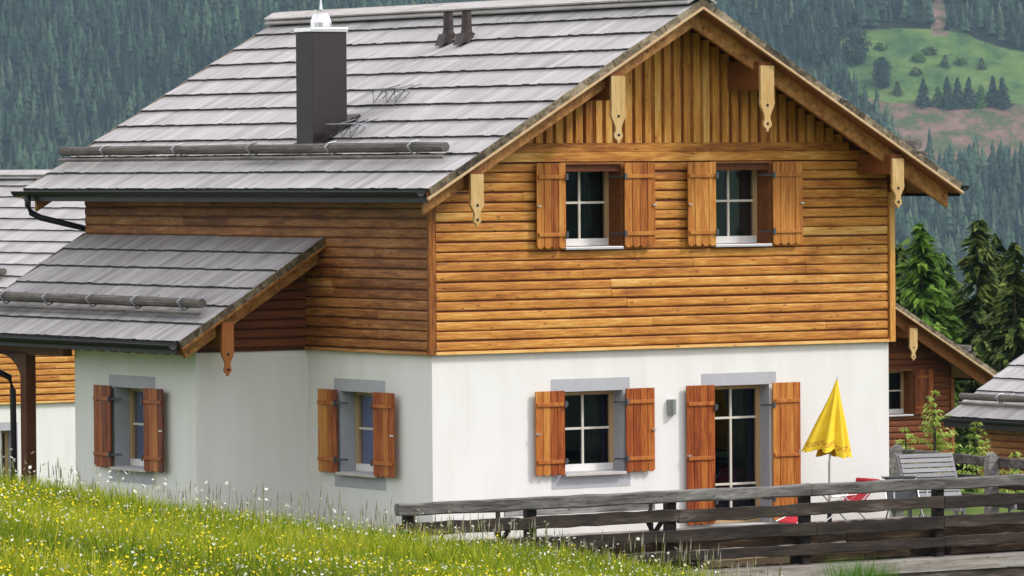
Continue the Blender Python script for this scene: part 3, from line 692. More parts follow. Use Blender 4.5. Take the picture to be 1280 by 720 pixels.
snow_guard(lroof, (Vector((LX, 3.3, LZ))+up2*.80, Vector((LX, PY1-.1, LZ))+up2*.80), up2, n2, 5, 9)
carved_bracket(lroof, (0, PY0+.04, 0), (1, 0, 0), (0, -1, 0), -1.76, 3.2, .82, M['bracket_dark'], .2)
v = MB(); v.box(-1.86, -1.66, PY0+.05, EY0-.03, 2.86, 3.2, 0, .3); v.build('purlin', M['soffit'], lroof)
# carport post, brace and beam
v = MB(); v.box(-2.2, -2.02, 8.66, 8.86, -1, 2.6, 0, .4); pst = v.build('post', M['post'], house, bevel=.01)
v = MB()
arc = [(8.86+.75*(1-math.cos(a)), 2.06+.5*math.sin(a)) for a in [i*math.pi/2/8 for i in range(9)]]
prof = arc+[(9.61, 2.62), (8.86, 2.62)]
v.prism(prof, (-2.17, 0, 0), (.12, 0, 0), (0, 1, 0), (0, 0, 1), 0, .45); v.build('brace', M['post'], pst)
# downpipes
v = MB(); v.tube([(LX-.09, 9.9, 2.80), (LX-.09, 9.62, 2.52), (LX+.08, 9.22, 2.36), (-2.29, 9.04, 2.2), (-2.27, 8.98, 2.0), (-2.27, 8.96, 1.0), (-2.27, 8.96, -.3)], .05, 10); v.build('downpipe', M['black'], lroof, smooth=True)
v = MB(); v.tube([(-.775, 11.25, 5.1), (-.775, 11.25, 4.92), (-.74, 11.2, 4.80), (-.62, 11.1, 4.72), (-.3, 10.85, 4.62), (-.03, 10.66, 4.54), (0.04, 10.67, 4.4), (.04, 10.67, 3.2)], .052, 10); v.build('downpipe', M['black'], deck, smooth=True)
# chimney
v = MB(); v.box(.38, 1.0, 4.02, 4.52, 5.5, 7.60); ch = v.build('chimney', M['chimney'], deck, bevel=.008)
v = MB(); v.box(.36, 1.02, 4.0, 4.54, 7.602, 7.665); v.build('chimney_cap', M['alu'], ch, bevel=.008)
v = MB(); v.tube([(.69, 4.27, 7.68), (.69, 4.27, 7.75), (.69, 4.27, 7.84), (.69, 4.27, 7.89), (.69, 4.27, 7.90)], [.17, .165, .14, .11, .02], 16)
v.tube([(.69, 4.27, 7.93), (.69, 4.27, 7.95)], [.12, .12], 16); v.tube([(.69, 4.27, 7.95), (.69, 4.27, 8.02), (.69, 4.27, 8.12)], [.03, .02, .012], 8)
v.build('chimney_cowl', M['alu'], ch, smooth=False)
v = MB()
for a, b, c_, d_ in ((.28, 1.10, 3.90, 4.02), (.28, .38, 3.92, 4.60), (1.0, 1.18, 3.92, 4.60), (.28, 1.10, 4.52, 4.64)):
    z = lambda x: 5.593+.5775*x; v.add([(a, c_, z(a)+.02), (b, c_, z(b)+.02), (b, d_, z(b)+.02), (a, d_, z(a)+.02), (a, c_, z(a)+.06), (b, c_, z(b)+.06), (b, d_, z(b)+.06), (a, d_, z(a)+.06)], [(4, 5, 6, 7), (0, 1, 5, 4), (1, 2, 6, 5), (2, 3, 7, 6), (3, 0, 4, 7)])
v.build('flashing', M['chimney'], ch)
# roof steps by the chimney: small metal treads on wire brackets
for x, y, name_ in ((.62, 3.55, 0), (1.55, 3.75, 1)):
    z = 5.593+.5775*x; st = MB(); st.box(x-.10, x+.12, y-.42, y+.35, z+.22, z+.235); stp = st.build('roof_step', M['zinc'], deck)
    for yb in (y-.36, y-.1, y+.28):
        st = MB(); st.tube([(x+.42, yb, z+.30), (x+.10, yb, z+.225), (x-.08, yb, z+.215), (x-.06, yb, z+.02), (x+.1, yb, z+.2), (x+.2, yb, z+.17), (x+.1, yb, z+.09)], .009, 6)
        st.build('step_bracket', M['iron'], stp)
# vent pipes
for x, y in ((3.30, 4.72), (3.30, 4.18)):
    z = 5.593+.5775*x; v = MB(); v.tube([(x, y, z-.05), (x, y, z+.16), (x, y, z+.44), (x, y, z+.46)], [.13, .085, .075, .09], 14); vp = v.build('vent_pipe', M['vent'], deck)
    v = MB(); v.prism([(-.22, 0), (.12, 0), (.07, .07), (-.06, .12)], (x, y-.11, z+.03), (0, .22, 0), (c2, 0, s2), (-s2, 0, c2)); v.build('vent_base', M['vent'], vp)
# wall lamp on the gable wall
v = MB(); v.prism([(.07*math.cos(a), .11*math.sin(a)) for a in [math.pi*i/8 for i in range(9)]], (4.27, -.002, 1.72), (0, 0, .23), (1, 0, 0), (0, -1, 0)); wl = v.build('wall_lamp', M['lamp'], house)
v = MB(); v.box(4.21, 4.33, -.012, 0.0, 1.75, 1.92); v.build('lamp_plate', M['iron'], wl)

# ------------------------------------------------------------------ neighbouring chalets
h2, d2 = chalet('chalet', (15.59, 44.02, -2.66), gwin=[(.10, .42, .80, 2.12), (5.4, 6.4, 4.3, 5.53)], seed=30, plaster_z0=-2.5, rich=False)
tag(h2, 'distant chalet showing grey roof and sunlit yellow boards past the porch of the big chalet', 'house', 'timber and plaster chalets of the holiday village')
HON2 = [(.06, .012, .004), (.13, .03, .008), (.21, .058, .014), (.32, .12, .035)]
M['siding_red'] = wood('reddish siding', HON2, 'x'); M['siding_red_v'] = M['siding_red']
h3, d3 = chalet('chalet', (28.44, 35.64, -4.73), gwin=[(6.30, 7.22, 4.25, 5.28)], brackets=(.2, 2.7, 6.60), seed=50, wood_front='siding_red', barge='soffit', plaster_z0=-2.5, rich=False, shut='shutter_red')
tag(h3, 'reddish brown chalet half hidden behind the right corner of the big chalet', 'house', 'timber and plaster chalets of the holiday village')

# low garage at the right edge
gx, gy, gz = 29.13, 25.76, .02
def hut():
    root = empty('garage', (gx+.5, gy-9.0, -3.4)); ox, oy, oz = gx+.5, gy-9.0, -3.4
    zl = gz-oz; half = 4.0; slp = half/math.cos(math.atan(.6)); th = math.atan(.6); up = Vector((math.cos(th), 0, math.sin(th))); upr = Vector((-math.cos(th), 0, math.sin(th)))
    n = Vector((-math.sin(th), 0, math.cos(th))); nr = Vector((math.sin(th), 0, math.cos(th)))
    mb = MB(); mb.obox(Vector((-.5, 0, zl))-n*.13, (0, 9, 0), up*slp, n*.08, 0, .2); mb.obox(Vector((2*half-.5, 0, zl))-nr*.13, (0, 9, 0), upr*slp, nr*.08, 0, .2)
    rf = mb.build('roof', M['soffit'], root)
    shingle_slope(Vector((-.5, 0, zl))-n*.05, (0, 1, 0), up, 9, slp, rf, seed=90); shingle_slope(Vector((2*half-.5, 0, zl))-nr*.05, (0, 1, 0), upr, 9, slp, rf, seed=91)
    v = MB(); v.obox(Vector((-.5, 9, zl))-n*.24, up*slp, (0, .04, 0), n*.2, 0, .4); v.obox(Vector((-.5, -.04, zl))-n*.24, up*slp, (0, .04, 0), n*.2, 0, .4); v.build('barge_board', M['barge_old'], rf)
    v = MB(); v.box(-.52, -.48, 0.03, 8.97, zl-.24, zl-.03); v.build('fascia', M['black'], rf)
    gutter(rf, (-.6, 0, zl-.06), (-.6, 9.1, zl-.06), (-1, 0, 0))
    snow_guard(rf, (Vector((-.5, .2, zl))+up*.55, Vector((-.5, 8.9, zl))+up*.55), up, n, 4, 4)
    v = MB(); v.box(0, 7, .4, 8.4, -1.5, zl-.16); v.add([(0, .4, zl-.15), (7, .4, zl-.15), (3.5, .4, zl+2.05)], [(0, 1, 2)]); v.add([(0, 8.4, zl-.15), (7, 8.4, zl-.15), (3.5, 8.4, zl+2.05)], [(0, 1, 2)])
    wl = v.build('wall', M['siding_end'], root)
    v = MB(); siding(v, (0, .4, 0), (0, 1, 0), (-1, 0, 0), .2, zl-.2, lambda z: 0, lambda z: 8, [(2.0, 4.6, 0, 2.3)], seed=5); v.build('siding', M['siding_side'], wl)
    v = MB(); v.box(-.03, 0, 2.0, 4.6, 0, 2.3); v.build('garage_door', M['post'], root)
    tag(root, 'low garage with light grey shingled roof, snow guard log and dark eave', 'garage')
hut()

# ------------------------------------------------------------------ terrace and fences
t_ = MB(); rnd = random.Random(4)
y = -4.62; 
while y < -.02:
    x = -3.7
    while x < 9.4:
        x1 = min(x+rnd.uniform(2, 4), 9.4); t_.box(x, x1-.004, y, y+.136, -.05, -.02+rnd.uniform(-.003, .003), 0, rnd.gauss(.5, .15)); x = x1
    y += .142
t_.box(-3.7, 9.4, -4.6, -.02, -.30, -.052, 1, .3); t_.box(-3.7, 9.4, -4.655, -4.624, -.22, -.03, 1, .5)
t_.build('terrace', [M['deck'], M['rail']])['kind'] = 'structure'
wk = MB()
for yy in (-5.30, -5.12, -4.94, -4.80):
    x = -3.8
    while x < 9.6:
        x1 = min(x+rnd.uniform(2.4, 4), 9.6); wk.box(x, x1-.005, yy, yy+.135 if yy < -4.81 else yy+.12, -.275, -.235+rnd.uniform(-.002, .002), 0, rnd.gauss(.72, .1)); x = x1
wk.box(-3.8, 9.6, -5.34, -5.305, -.40, -.225, 0, .75)
for zz in (-.60, -.82, -1.04): wk.box(-3.8, 9.6, -5.30+rnd.uniform(-.02, .02), -5.2, zz, zz+.19, 1, rnd.uniform(.35, .7))
for xx in np.arange(-3.6, 9.5, 1.9): wk.box(xx, xx+.12, -5.27, -5.15, -1.3, -.28, 1, .3)
wk.build('boardwalk', [M['deck'], M['rail']])['kind'] = 'structure'
def log_rail(mb, p, q, wd, ht, seed, t=.5):
    rnd = random.Random(seed); p, q = Vector(p), Vector(q); n = 20; d = (q-p); dn = d.normalized(); sx = dn.cross(Vector((0, 0, 1))).normalized(); rings = []
    base = len(mb.v)
    for i in range(n+1):
        c = p+d*i/n+Vector((0, 0, rnd.uniform(-.008, .008))); w_, h_ = wd*rnd.uniform(.9, 1.1)/2, ht*rnd.uniform(.9, 1.08)/2; k = min(w_, h_)*.35
        for a, b in ((-w_+k, -h_), (w_-k, -h_), (w_, -h_+k), (w_, h_-k), (w_-k, h_), (-w_+k, h_), (-w_, h_-k), (-w_, -h_+k)):
            mb.v.append(tuple(c+sx*a+Vector((0, 0, 1))*b))
    for i in range(n):
        for j in range(8):
            mb.f.append([base+i*8+j, base+i*8+(j+1) % 8, base+(i+1)*8+(j+1) % 8, base+(i+1)*8+j]); mb.m.append(0); mb.t.append(t)
    mb.f.append([base+j for j in range(8)]); mb.m.append(0); mb.t.append(t); mb.f.append([base+n*8+j for j in range(8)]); mb.m.append(0); mb.t.append(t)
FY = -4.9
fence = empty('rail_fence', (-3.65, FY, -.23)); tag(fence, 'dark weathered post and rail fence with grey top rail between meadow and terrace', 'fence', 'wooden rail fences round the terrace')
fl = Vector(fence.location)
def loc_build(mb, o, name, mat, parent, **k):
    mb.v = [tuple(Vector(v)-o) for v in mb.v]; return mb.build(name, mat, parent, **k)
px_ = [-3.40, -1.42, .93, 3.28, 5.68, 8.0]
for i, x in enumerate(px_):
    v = MB(); dx = random.uniform(-.01, .01); v.obox((x-.075, FY+.02, -.24), (.15, 0, 0), (0, .13, 0), (dx, 0, .24+.80), 0, .25); loc_build(v, fl, 'post', M['rail'], fence, bevel=.012)
rows = [(.835, .175, .07, 'rail_top', .5), (.560, .18, .06, 'rail', .45), (.275, .185, .06, 'rail', .42), (-.02, .15, .06, 'rail', .4)]
for k, (z, ht, wd, mt, t) in enumerate(rows):
    cuts = [(-3.66, 1.0 if k % 2 else 3.4), (1.0 if k % 2 else 3.4, 5.7), (5.7, 9.6)] if k else [(-3.66, 3.3), (3.3, 9.6)]
    for j, (a, b) in enumerate(cuts):
        v = MB(); log_rail(v, (a, FY-.03, z+random.uniform(-.01, .01)), (b-.01, FY-.03, z+random.uniform(-.01, .01)), wd if k else .11, ht, 10*k+j, t+random.uniform(-.1, .1)); loc_build(v, fl, 'rail', M[mt], fence)
# split timbers lying on the boardwalk behind the fence
for i, (xa, xb, zz, tt, lab) in enumerate([(1.55, 3.05, -.165, .95, 'short rough split timber on the boardwalk, in front of the terrace door'), (3.35, 5.2, -.16, .55, 'long brown timber lying on the boardwalk behind the fence'), (5.95, 7.6, -.16, .35, 'dark brown timber on the boardwalk below the lounger')]):
    v = MB(); log_rail(v, (xa, -4.74, zz), (xb, -4.73, zz+.01), .09, .12, 70+i, tt); o_ = v.build('timber', M['timber']); tag(o_, lab, 'timber', 'timbers on the boardwalk')
for a_, b_, z_ in ((-3.6, .6, .11), (.62, 4.1, .115), (4.12, 9.3, .105)):
    v = MB(); log_rail(v, (a_, -4.69, z_), (b_, -4.69, z_+.005), .035, .15, int(a_*9)+80, .45); loc_build(v, fl, 'kick_board', M['timber'], fence)
# side fence on the right
fence2 = empty('rail_fence', (9.5, .9, -.3)); tag(fence2, 'log rail fence with round topped posts behind the slatted lounger', 'fence', 'wooden rail fences round the terrace')
fl2 = Vector(fence2.location)
v0 = Vector((10.02, 2.6, 0)); v1 = Vector((9.2, -4.6, 0))
for tt in (.12, .52, .9):
    c = v0.lerp(v1, tt); v = MB(); pr = [(-.10, 0), (-.10, .9), (-.07, .98), (0, 1.02), (.07, .98), (.10, .9), (.10, 0)]
    v.prism(pr, (c.x-.02, c.y, -.3+.28), (0, .12, 0), (1, 0, 0), (0, 0, 1), 0, .75); v.box(c.x-.09, c.x+.06, c.y, c.y+.12, -.6, 0, 0, .5); loc_build(v, fl2, 'post', M['rail_top'], fence2)
for z in (.84, .52, .22):
    v = MB(); log_rail(v, (v0.x+.10, v0.y, z), (v1.x+.10, v1.y, z), .08, .16, int(z*100), .45); loc_build(v, fl2, 'rail', M['rail_top' if z > .8 else 'rail'], fence2)

# ------------------------------------------------------------------ terrace furniture
def parasol():
    bx, by = 6.33, -1.25; root = empty('parasol', (bx, by, -.02)); tag(root, 'closed yellow parasol with a printed brown hem beside the terrace door', 'parasol')
    v = MB(); v.tube([(0, 0, 0), (0, 0, 1.0)], .018, 8); tp = Vector((.16, 0, 2.24)); v.tube([(0, 0, .98), (tp.x, tp.y, tp.z)], .015, 8); v.build('pole', M['chrome'], root)
    v = MB(); v.tube([(0, 0, 0), (0, 0, .06), (0, 0, .08), (0, 0, .3)], [.24, .24, .04, .03], 16); v.build('base', M['iron'], root)
    mb = MB(); n = 64; rows_ = 14; H = 1.17; ax = (tp-Vector((0, 0, .98))).normalized()
    rings = []
    for i in range(rows_+1):
        f = i/rows_; rg = []
        for k in range(n):
            a = 2*math.pi*k/n; fold = math.cos(8*a+.6*math.sin(a))
            r = .015+.305*f**1.0*(1+.34*fold*min(1, f*2))
            r *= 1+.18*math.cos(a-math.pi)      # hangs out to one side
            sag = H*f*(1+.022*fold*f)-(.10*f*f if math.cos(a) < -.2 else 0)
            p = tp-ax*sag+Vector((math.cos(a)*r, math.sin(a)*r*.9, 0)); rg.append(p)
        rings.append(rg)
    b = len(mb.v)
    for rg in rings: mb.v += [tuple(p) for p in rg]
    for i in range(rows_):
        for k in range(n):
            mb.f.append([b+i*n+k, b+i*n+(k+1) % n, b+(i+1)*n+(k+1) % n, b+(i+1)*n+k]); mb.m.append(0); mb.t.append(.9 if i == rows_-2 else .3)
    mb.build('canopy', M['parasol'], root, smooth=True)
    v = MB(); v.tube([tp-ax*.03, tp+ax*.06], [.02, .008], 8); v.build('finial', M['chrome'], root)
parasol()
def sling_chair(loc, rz, fab, tube_m, label, group, seat2=None):
    root = empty('garden_chair', loc, rz); tag(root, label, 'chair', group)
    for sx in (-.26, .26):
        v = MB(); v.tube([(sx, .34, 0), (sx, -.02, .42), (sx, -.28, .44)], .013, 8); v.build('leg', tube_m, root)
        v = MB(); v.tube([(sx*.94, -.3, 0), (sx*.94, .2, .43)], .013, 8); v.build('leg', tube_m, root)
        v = MB(); v.tube([(sx, .16, .40), (sx*.98, .34, .75), (sx*.97, .42, .80)], .013, 8); v.tube([(sx, .25, .62), (sx, -.22, .61)], .014, 8); v.tube([(sx, -.22, .61), (sx, -.25, .44)], .012, 8); v.build('armrest', tube_m, root)
    v = MB(); n = 8
    for i in range(n):
        a, b = i/n, (i+1)/n; za, zb = .42-.03*math.sin(a*math.pi), .42-.03*math.sin(b*math.pi)
        v.quad((-.25, -.28+.46*a, za), (.25, -.28+.46*a, za), (.25, -.28+.46*b, zb), (-.25, -.28+.46*b, zb)); v.quad((-.25, -.28+.46*a, za-.015), (.25, -.28+.46*a, za-.015), (.25, -.28+.46*b, zb-.015), (-.25, -.28+.46*b, zb-.015))
    v.build('seat', seat2 or fab, root)
    v = MB(); v.obox((-.25, .19, .43), (.5, 0, 0), (0, .16, .31), (0, .02, -.01)); v.build('backrest', fab, root)
    v = MB(); v.tube([(-.26, .36, .77), (.26, .36, .77)], .024, 8); v.build('head_rail', fab, root)
    return root
GC = 'garden chairs on the terrace'
dk = empty('deck_chair', (6.42, -1.5, -.02)); tag(dk, 'long red deck chair with maroon seat and red footrest below the yellow parasol', 'deck chair', GC)
def sheet(pts, name, mat, hw=.25):
    v = MB(); n = len(pts)
    pr = [(a, b) for a, b in pts]+[(a+.004, b-.018) for a, b in pts[::-1]]
    v.prism(pr, (0, -hw, 0), (0, 2*hw, 0), (1, 0, 0), (0, 0, 1)); return v.build(name, mat, dk)
sheet([(0, .30), (.12, .36), (.28, .50), (.43, .66)], 'backrest', M['red']); sheet([(-.52, .31), (-.25, .27), (-.01, .29)], 'seat', M['maroon']); sheet([(-1.05, .13), (-.80, .24), (-.55, .30)], 'footrest', M['red'])
v = MB(); v.tube([(.45, -.27, .70), (.46, .27, .70)], .038, 10); v.build('head_cushion', M['red'], dk)
for sy in (-.27, .27):
    v = MB(); v.tube([(-1.08, sy, .13), (-.55, sy, .31), (0, sy, .29), (.47, sy, .71)], .014, 8); v.build('side_tube', M['chrome'], dk)
    v = MB(); v.tube([(-.75, sy*.96, 0), (-.3, sy*.96, .28), (.05, sy*.96, .52), (-.42, sy*.96, .50)], .013, 8); v.build('leg', M['chrome'], dk)
    v = MB(); v.tube([(.35, sy*1.04, 0), (.02, sy*1.04, .30), (-.2, sy*1.04, .50)], .013, 8); v.build('leg', M['chrome'], dk)
sling_chair((6.85, -2.5, -.02), R(-20), M['charcoal'], M['chrome'], 'charcoal garden chair with pale metal frame between the red deck chair and the slatted lounger', GC)
# slatted lounger
lg = empty('lounger', (7.95, -2.0, -.02), R(-6)); tag(lg, 'grey slatted wooden lounger with raised back beside the side fence', 'lounger')
v = MB(); 
for i in range(9): a = i/9; v.obox((-.47, .30+.28*a, .42+.66*a), (.94, 0, 0), (0, .020, .056), (0, -.018, .008), 0, random.uniform(.4, .8))
v.build('backrest', M['grey_slat'], lg)
v = MB()
for i in range(15): v.box(-.47, .47, -1.25+i*.1, -1.25+i*.1+.082, .36, .38, 0, random.uniform(.4, .8))
v.build('seat', M['grey_slat'], lg)
for sx in (-.50, .46):
    v = MB(); v.box(sx, sx+.04, -1.28, .34, .30, .38, 0, .4); v.obox((sx, .28, .36), (.04, 0, 0), (0, .30, .70), (0, .05, 0), 0, .5); v.build('side_rail', M['grey_slat'], lg)
    for sy in (-1.15, .2): v = MB(); v.box(sx, sx+.045, sy, sy+.06, 0, .31, 0, .4); v.build('leg', M['grey_slat'], lg)
# long bench at the left
bn = empty('wooden_bench', (0, -3.0, -.02)); tag(bn, 'long grey wooden bench with cross legs below the ground floor window', 'bench')
v = MB(); v.box(-.55, 2.05, .18, .21, .52, .70, 0, .7); v.build('backrest', M['rail_top'], bn, bevel=.005)
v = MB(); v.box(-.9, 2.0, -.25, .12, .40, .44, 0, .7); v.build('seat', M['rail_top'], bn, bevel=.005)
for x in (-.78, 1.85):
    v = MB(); v.beam((x, -.24, 0), (x, .12, .40), .05, .05, 0, .2); v.build('leg', M['rail'], bn); v = MB(); v.beam((x+.06, .2, 0), (x+.06, -.22, .40), .05, .05, 0, .2); v.build('leg', M['rail'], bn)
    v = MB(); v.beam((x+.12, .15, 0), (x+.12, .2, .66), .05, .05, 0, .2); v.build('back_support', M['rail'], bn)

# ------------------------------------------------------------------ vegetation
def meadow():
    def place(n, smin, smax, dmin, dmax): 
        s = RNG.uniform(smin, smax, n); d = RNG.uniform(dmin, dmax, n); return s, d
    # inside the view wedge plus margins
    n = 210000
    d = 36+(70-36)*RNG.random(n)**.8; s = RNG.uniform(-1, 1, n)*(d*.135+.5)
    n2_ = 30000; s2 = RNG.uniform(-22, 14, n2_); d2 = RNG.uniform(30, 72, n2_); s = np.concatenate([s, s2]); d = np.concatenate([d, d2]); n = len(s)
    keep = (height(s, d) > -.3); s, d = s[keep], d[keep]; n = len(s)
    x, y = to_xy(s, d); z = height(s, d)-.03
    patch = lump(x, y, 1.1)+.6*lump(x+3, y, 3.1)+.5*lump(x-7, y+2, 6.3)
    h = RNG.uniform(.14, .38, n)*(1+.35*patch); wd = RNG.uniform(.005, .011, n)
    a = RNG.uniform(0, 2*np.pi, n); lean = RNG.uniform(.05, .55, n)*h; la = RNG.uniform(0, 2*np.pi, n)
    ux, uy = np.cos(a)*wd, np.sin(a)*wd
    mx_, my_ = x+np.cos(la)*lean*.35, y+np.sin(la)*lean*.35; tx, ty = x+np.cos(la)*lean, y+np.sin(la)*lean
    V = np.empty((n, 5, 3))
    V[:, 0] = np.stack([x-ux, y-uy, z], 1); V[:, 1] = np.stack([x+ux, y+uy, z], 1)
    V[:, 2] = np.stack([mx_-ux*.8, my_-uy*.8, z+h*.6], 1); V[:, 3] = np.stack([mx_+ux*.8, my_+uy*.8, z+h*.6], 1); V[:, 4] = np.stack([tx, ty, z+h], 1)
    b = np.arange(n)[:, None]*5; T = np.concatenate([b+[0, 1, 3], b+[0, 3, 2], b+[2, 3, 4]], 1).reshape(-1, 3)
    tone = np.clip(.50+.26*patch+.2*lump(x, y, .45)+RNG.normal(0, .2, n), 0, 1)
    o = np_mesh('meadow_grass', V.reshape(-1, 3), T, np.repeat(tone, 3), [M['grass']])
    tag(o, 'tall mixed meadow grass on the slope in front of the chalet', 'grass', kind='stuff')
    # flowers: small many-sided cups on thin stems
    def flowers(name, n, mat, rmin, rmax, hmin, hmax, clump, label, wedge=(36, 69), dens=None, cup=.4):
        d = wedge[0]+(wedge[1]-wedge[0])*RNG.random(n)**.9; s = RNG.uniform(-1, 1, n)*(d*.12+.5)
        x, y = to_xy(s, d); p = 1.3*lump(x+clump, y-clump, .8)+1.1*lump(x-clump, y+clump, 2.6)+RNG.normal(0, .35, n)
        k = p > .45
        if dens is not None: k &= dens(s, d)
        s, d, x, y = s[k], d[k], x[k], y[k]; n = len(s); z = height(s, d)-.02
        h = RNG.uniform(hmin, hmax, n); r = RNG.uniform(rmin, rmax, n); la = RNG.uniform(0, 6.28, n); lx, ly = np.cos(la)*h*.15, np.sin(la)*h*.15
        Vs, Ts, to, mi = [], [], [], []
        K = 6; ang = np.arange(K)*2*np.pi/K
        tilt = RNG.uniform(-.9, .9, (n, 2))
        C = np.stack([x+lx, y+ly, z+h], 1); V = np.empty((n, K+1+3, 3)); V[:, 0] = C-np.array([0, 0, 1])*(r*cup)[:, None]
        for i, a in enumerate(ang):
            V[:, 1+i] = C+np.stack([np.cos(a)*r, np.sin(a)*r, (np.cos(a)*tilt[:, 0]+np.sin(a)*tilt[:, 1])*r], 1)
        sw = .0035; V[:, K+1] = np.stack([x-sw, y, z], 1); V[:, K+2] = np.stack([x+sw, y, z], 1); V[:, K+3] = C
        b = np.arange(n)[:, None]*(K+4); L_ = []
        for i in range(K): L_.append(b+[0, 1+i, 1+(i+1) % K])
        L_.append(b+[K+1, K+2, K+3]); T = np.stack(L_, 1).reshape(-1, 3)
        midx = np.tile([0]*K+[1], n); tn = np.repeat(RNG.uniform(.2, 1, n), K+1); tn[midx == 1] = .45
        o = np_mesh(name, V.reshape(-1, 3), T, tn, [mat, M['grass']], midx); tag(o, label, 'flowers', kind='stuff')
    flowers('white_flowers', 26000, M['petal_white'], .005, .014, .25, .48, 3., 'small white meadow flowers scattered over the grass')
    flowers('yellow_flowers', 60000, M['petal_yellow'], .006, .013, .22, .42, 9., 'yellow buttercups thick in the lower left of the meadow', dens=lambda s, d: (RNG.random(len(s)) < np.clip(1.3-(d-38)/26-s*.07, .12, 1)))
    # tall stems with seed heads and white umbels on the crest
    n = 1100; d = RNG.uniform(58, 70, n); s = RNG.uniform(-9, 3, n); x, y = to_xy(s, d); z = height(s, d)-.02
    k = lump(x, y, 1.7)+RNG.normal(0, .5, n) > -.1; x, y, z = x[k], y[k], z[k]; n = len(x)
    h = RNG.uniform(.35, .72, n); la = RNG.uniform(0, 6.28, n); tip = np.stack([x+np.cos(la)*h*.14, y+np.sin(la)*h*.14, z+h], 1)
    base = np.stack([x, y, z], 1); w_ = .003; dx = np.array([w_*CY, -w_*SY, 0])
    V = [base-dx, base+dx, tip+dx*.6, tip-dx*.6]; off = np.array([.007*CY, -.007*SY, 0]); mid = tip-(tip-base)*.13; V += [tip+[0, 0, .03], mid+off, mid-(tip-base)*.08, mid-off]
    V = np.stack(V, 1).reshape(-1, 3); b = np.arange(n)[:, None]*8; T = np.concatenate([b+[0, 1, 2], b+[0, 2, 3], b+[4, 5, 6], b+[4, 6, 7]], 1).reshape(-1, 3)
    midx = np.tile([0, 0, 1, 1], n); tn = np.repeat(RNG.random(n), 4)
    tag(np_mesh('seed_stalks', V, T, tn, [M['grass'], M['seed']], midx), 'thin seed stalks standing above the meadow crest against the white wall', 'grass', kind='stuff')
    flowers('tall_white_flowers', 1800, M['petal_white'], .012, .026, .42, .66, 5., 'taller white flowers in clusters along the meadow crest', wedge=(60, 69.5), dens=lambda s, d: s < 2.5)
meadow()
def tuft(name, cx, cy, cz, n, hgt, rad, label):
    a = RNG.uniform(0, 6.28, n); rr = rad*np.sqrt(RNG.random(n)); x = cx+np.cos(a)*rr; y = cy+np.sin(a)*rr*.7; h = RNG.uniform(.5, 1, n)*hgt; wd = .007
    la = RNG.uniform(0, 6.28, n); ba = RNG.uniform(0, 6.28, n); z = np.full(n, cz)
    V = np.stack([np.stack([x-np.cos(ba)*wd, y-np.sin(ba)*wd, z], 1), np.stack([x+np.cos(ba)*wd, y+np.sin(ba)*wd, z], 1), np.stack([x+np.cos(la)*h*.35, y+np.sin(la)*h*.35, z+h], 1)], 1).reshape(-1, 3)
    T = np.arange(3*n).reshape(-1, 3); o = np_mesh(name, V-np.array([cx, cy, cz]), T, RNG.uniform(.3, .6, n), [M['grass_bright']]); o.location = (cx, cy, cz); tag(o, label, 'grass', kind='stuff')
M['grass_bright'] = leafy('fresh grass', [(.05, .12, .01), (.09, .22, .014), (.17, .31, .02)], .35)
xx, yy = to_xy(4.15, 65.5); tuft('grass_tuft', xx, yy, float(height(4.15, 65.5))-.02, 1700, .94, .32, 'bright green grass tuft in front of the boardwalk')
xx, yy = to_xy(2.7, 68); tuft('grass_tuft', xx, yy, float(height(2.7, 68))-.02, 500, .45, .5, 'short grass tuft left of the bright one at the boardwalk')

# conifers: whorled branches carrying many small drooping leaf-clump faces
def conifer(name, loc, H, rad, mat, label, group, seed, sprays=30, leaf=.22, droop=.35, top=.0, dens=1., lop=0., crown_base=.12, cat='tree', round_=False):
    rg = np.random.default_rng(seed); root = empty(name, loc); tag(root, label, cat, group)
    tb = MB(); tb.tube([(0, 0, -.3), (0, 0, H*.5), (0, 0, H*.97)], [H*.018+.01, H*.011+.006, .01], 8); tb.build('trunk', M['bark'], root)
    P, S, D, TN = [], [], [], []
    nl = int(H*3.2*dens); 
    for i in range(nl):
        f = i/nl; z0 = H*(crown_base+(1-crown_base)*f); rmax = rad*((1-f)**.8*(.8+.25*rg.random())+.12*(1-f) if not round_ else math.sqrt(max(0, 1-(2*f-1)**2))*(.85+.2*rg.random()))+.04
        nb = int(5+6*(1-f))
        for b in range(nb):
            a = rg.uniform(0, 6.283); L = rmax*rg.uniform(.55, 1.12); m = int(max(6, L*sprays*(1 if L > .5 else 2)))
            t = rg.random(m)**.7; r = L*t; zz = z0-droop*r*(1-.35*t)+rg.normal(0, .05, m)*leaf/.22; aa = a+rg.normal(0, .16, m)*(1.1-t*.4)
            P.append(np.stack([np.cos(aa)*r, np.sin(aa)*r, zz], 1)); S.append(leaf*rg.uniform(.6, 1.25, m)*(1-.3*t)); D.append(aa)
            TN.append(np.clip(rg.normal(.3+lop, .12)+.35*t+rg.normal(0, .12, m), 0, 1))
    P = np.concatenate(P); S = np.concatenate(S); D = np.concatenate(D); TN = np.concatenate(TN); n = len(P)
    outv = np.stack([np.cos(D), np.sin(D), -.5*np.ones(n)+rg.normal(0, .35, n)], 1); sd2 = np.stack([-np.sin(D), np.cos(D), rg.normal(0, .4, n)], 1)
    V = np.stack([P-sd2*(S*.32)[:, None], P+outv*S[:, None], P+sd2*(S*.32)[:, None], P-outv*(S*.35)[:, None]], 1).reshape(-1, 3)
    b = np.arange(n)[:, None]*4; T = np.concatenate([b+[0, 1, 2], b+[0, 2, 3]], 1).reshape(-1, 3)
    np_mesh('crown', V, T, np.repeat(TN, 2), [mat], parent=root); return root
def at_px(x, y, D): v = F+R2*((x-640)/6813.57)-U2*((y-360)/6813.57); return CAMP+v*D
GT = 'conifers behind the chalets'
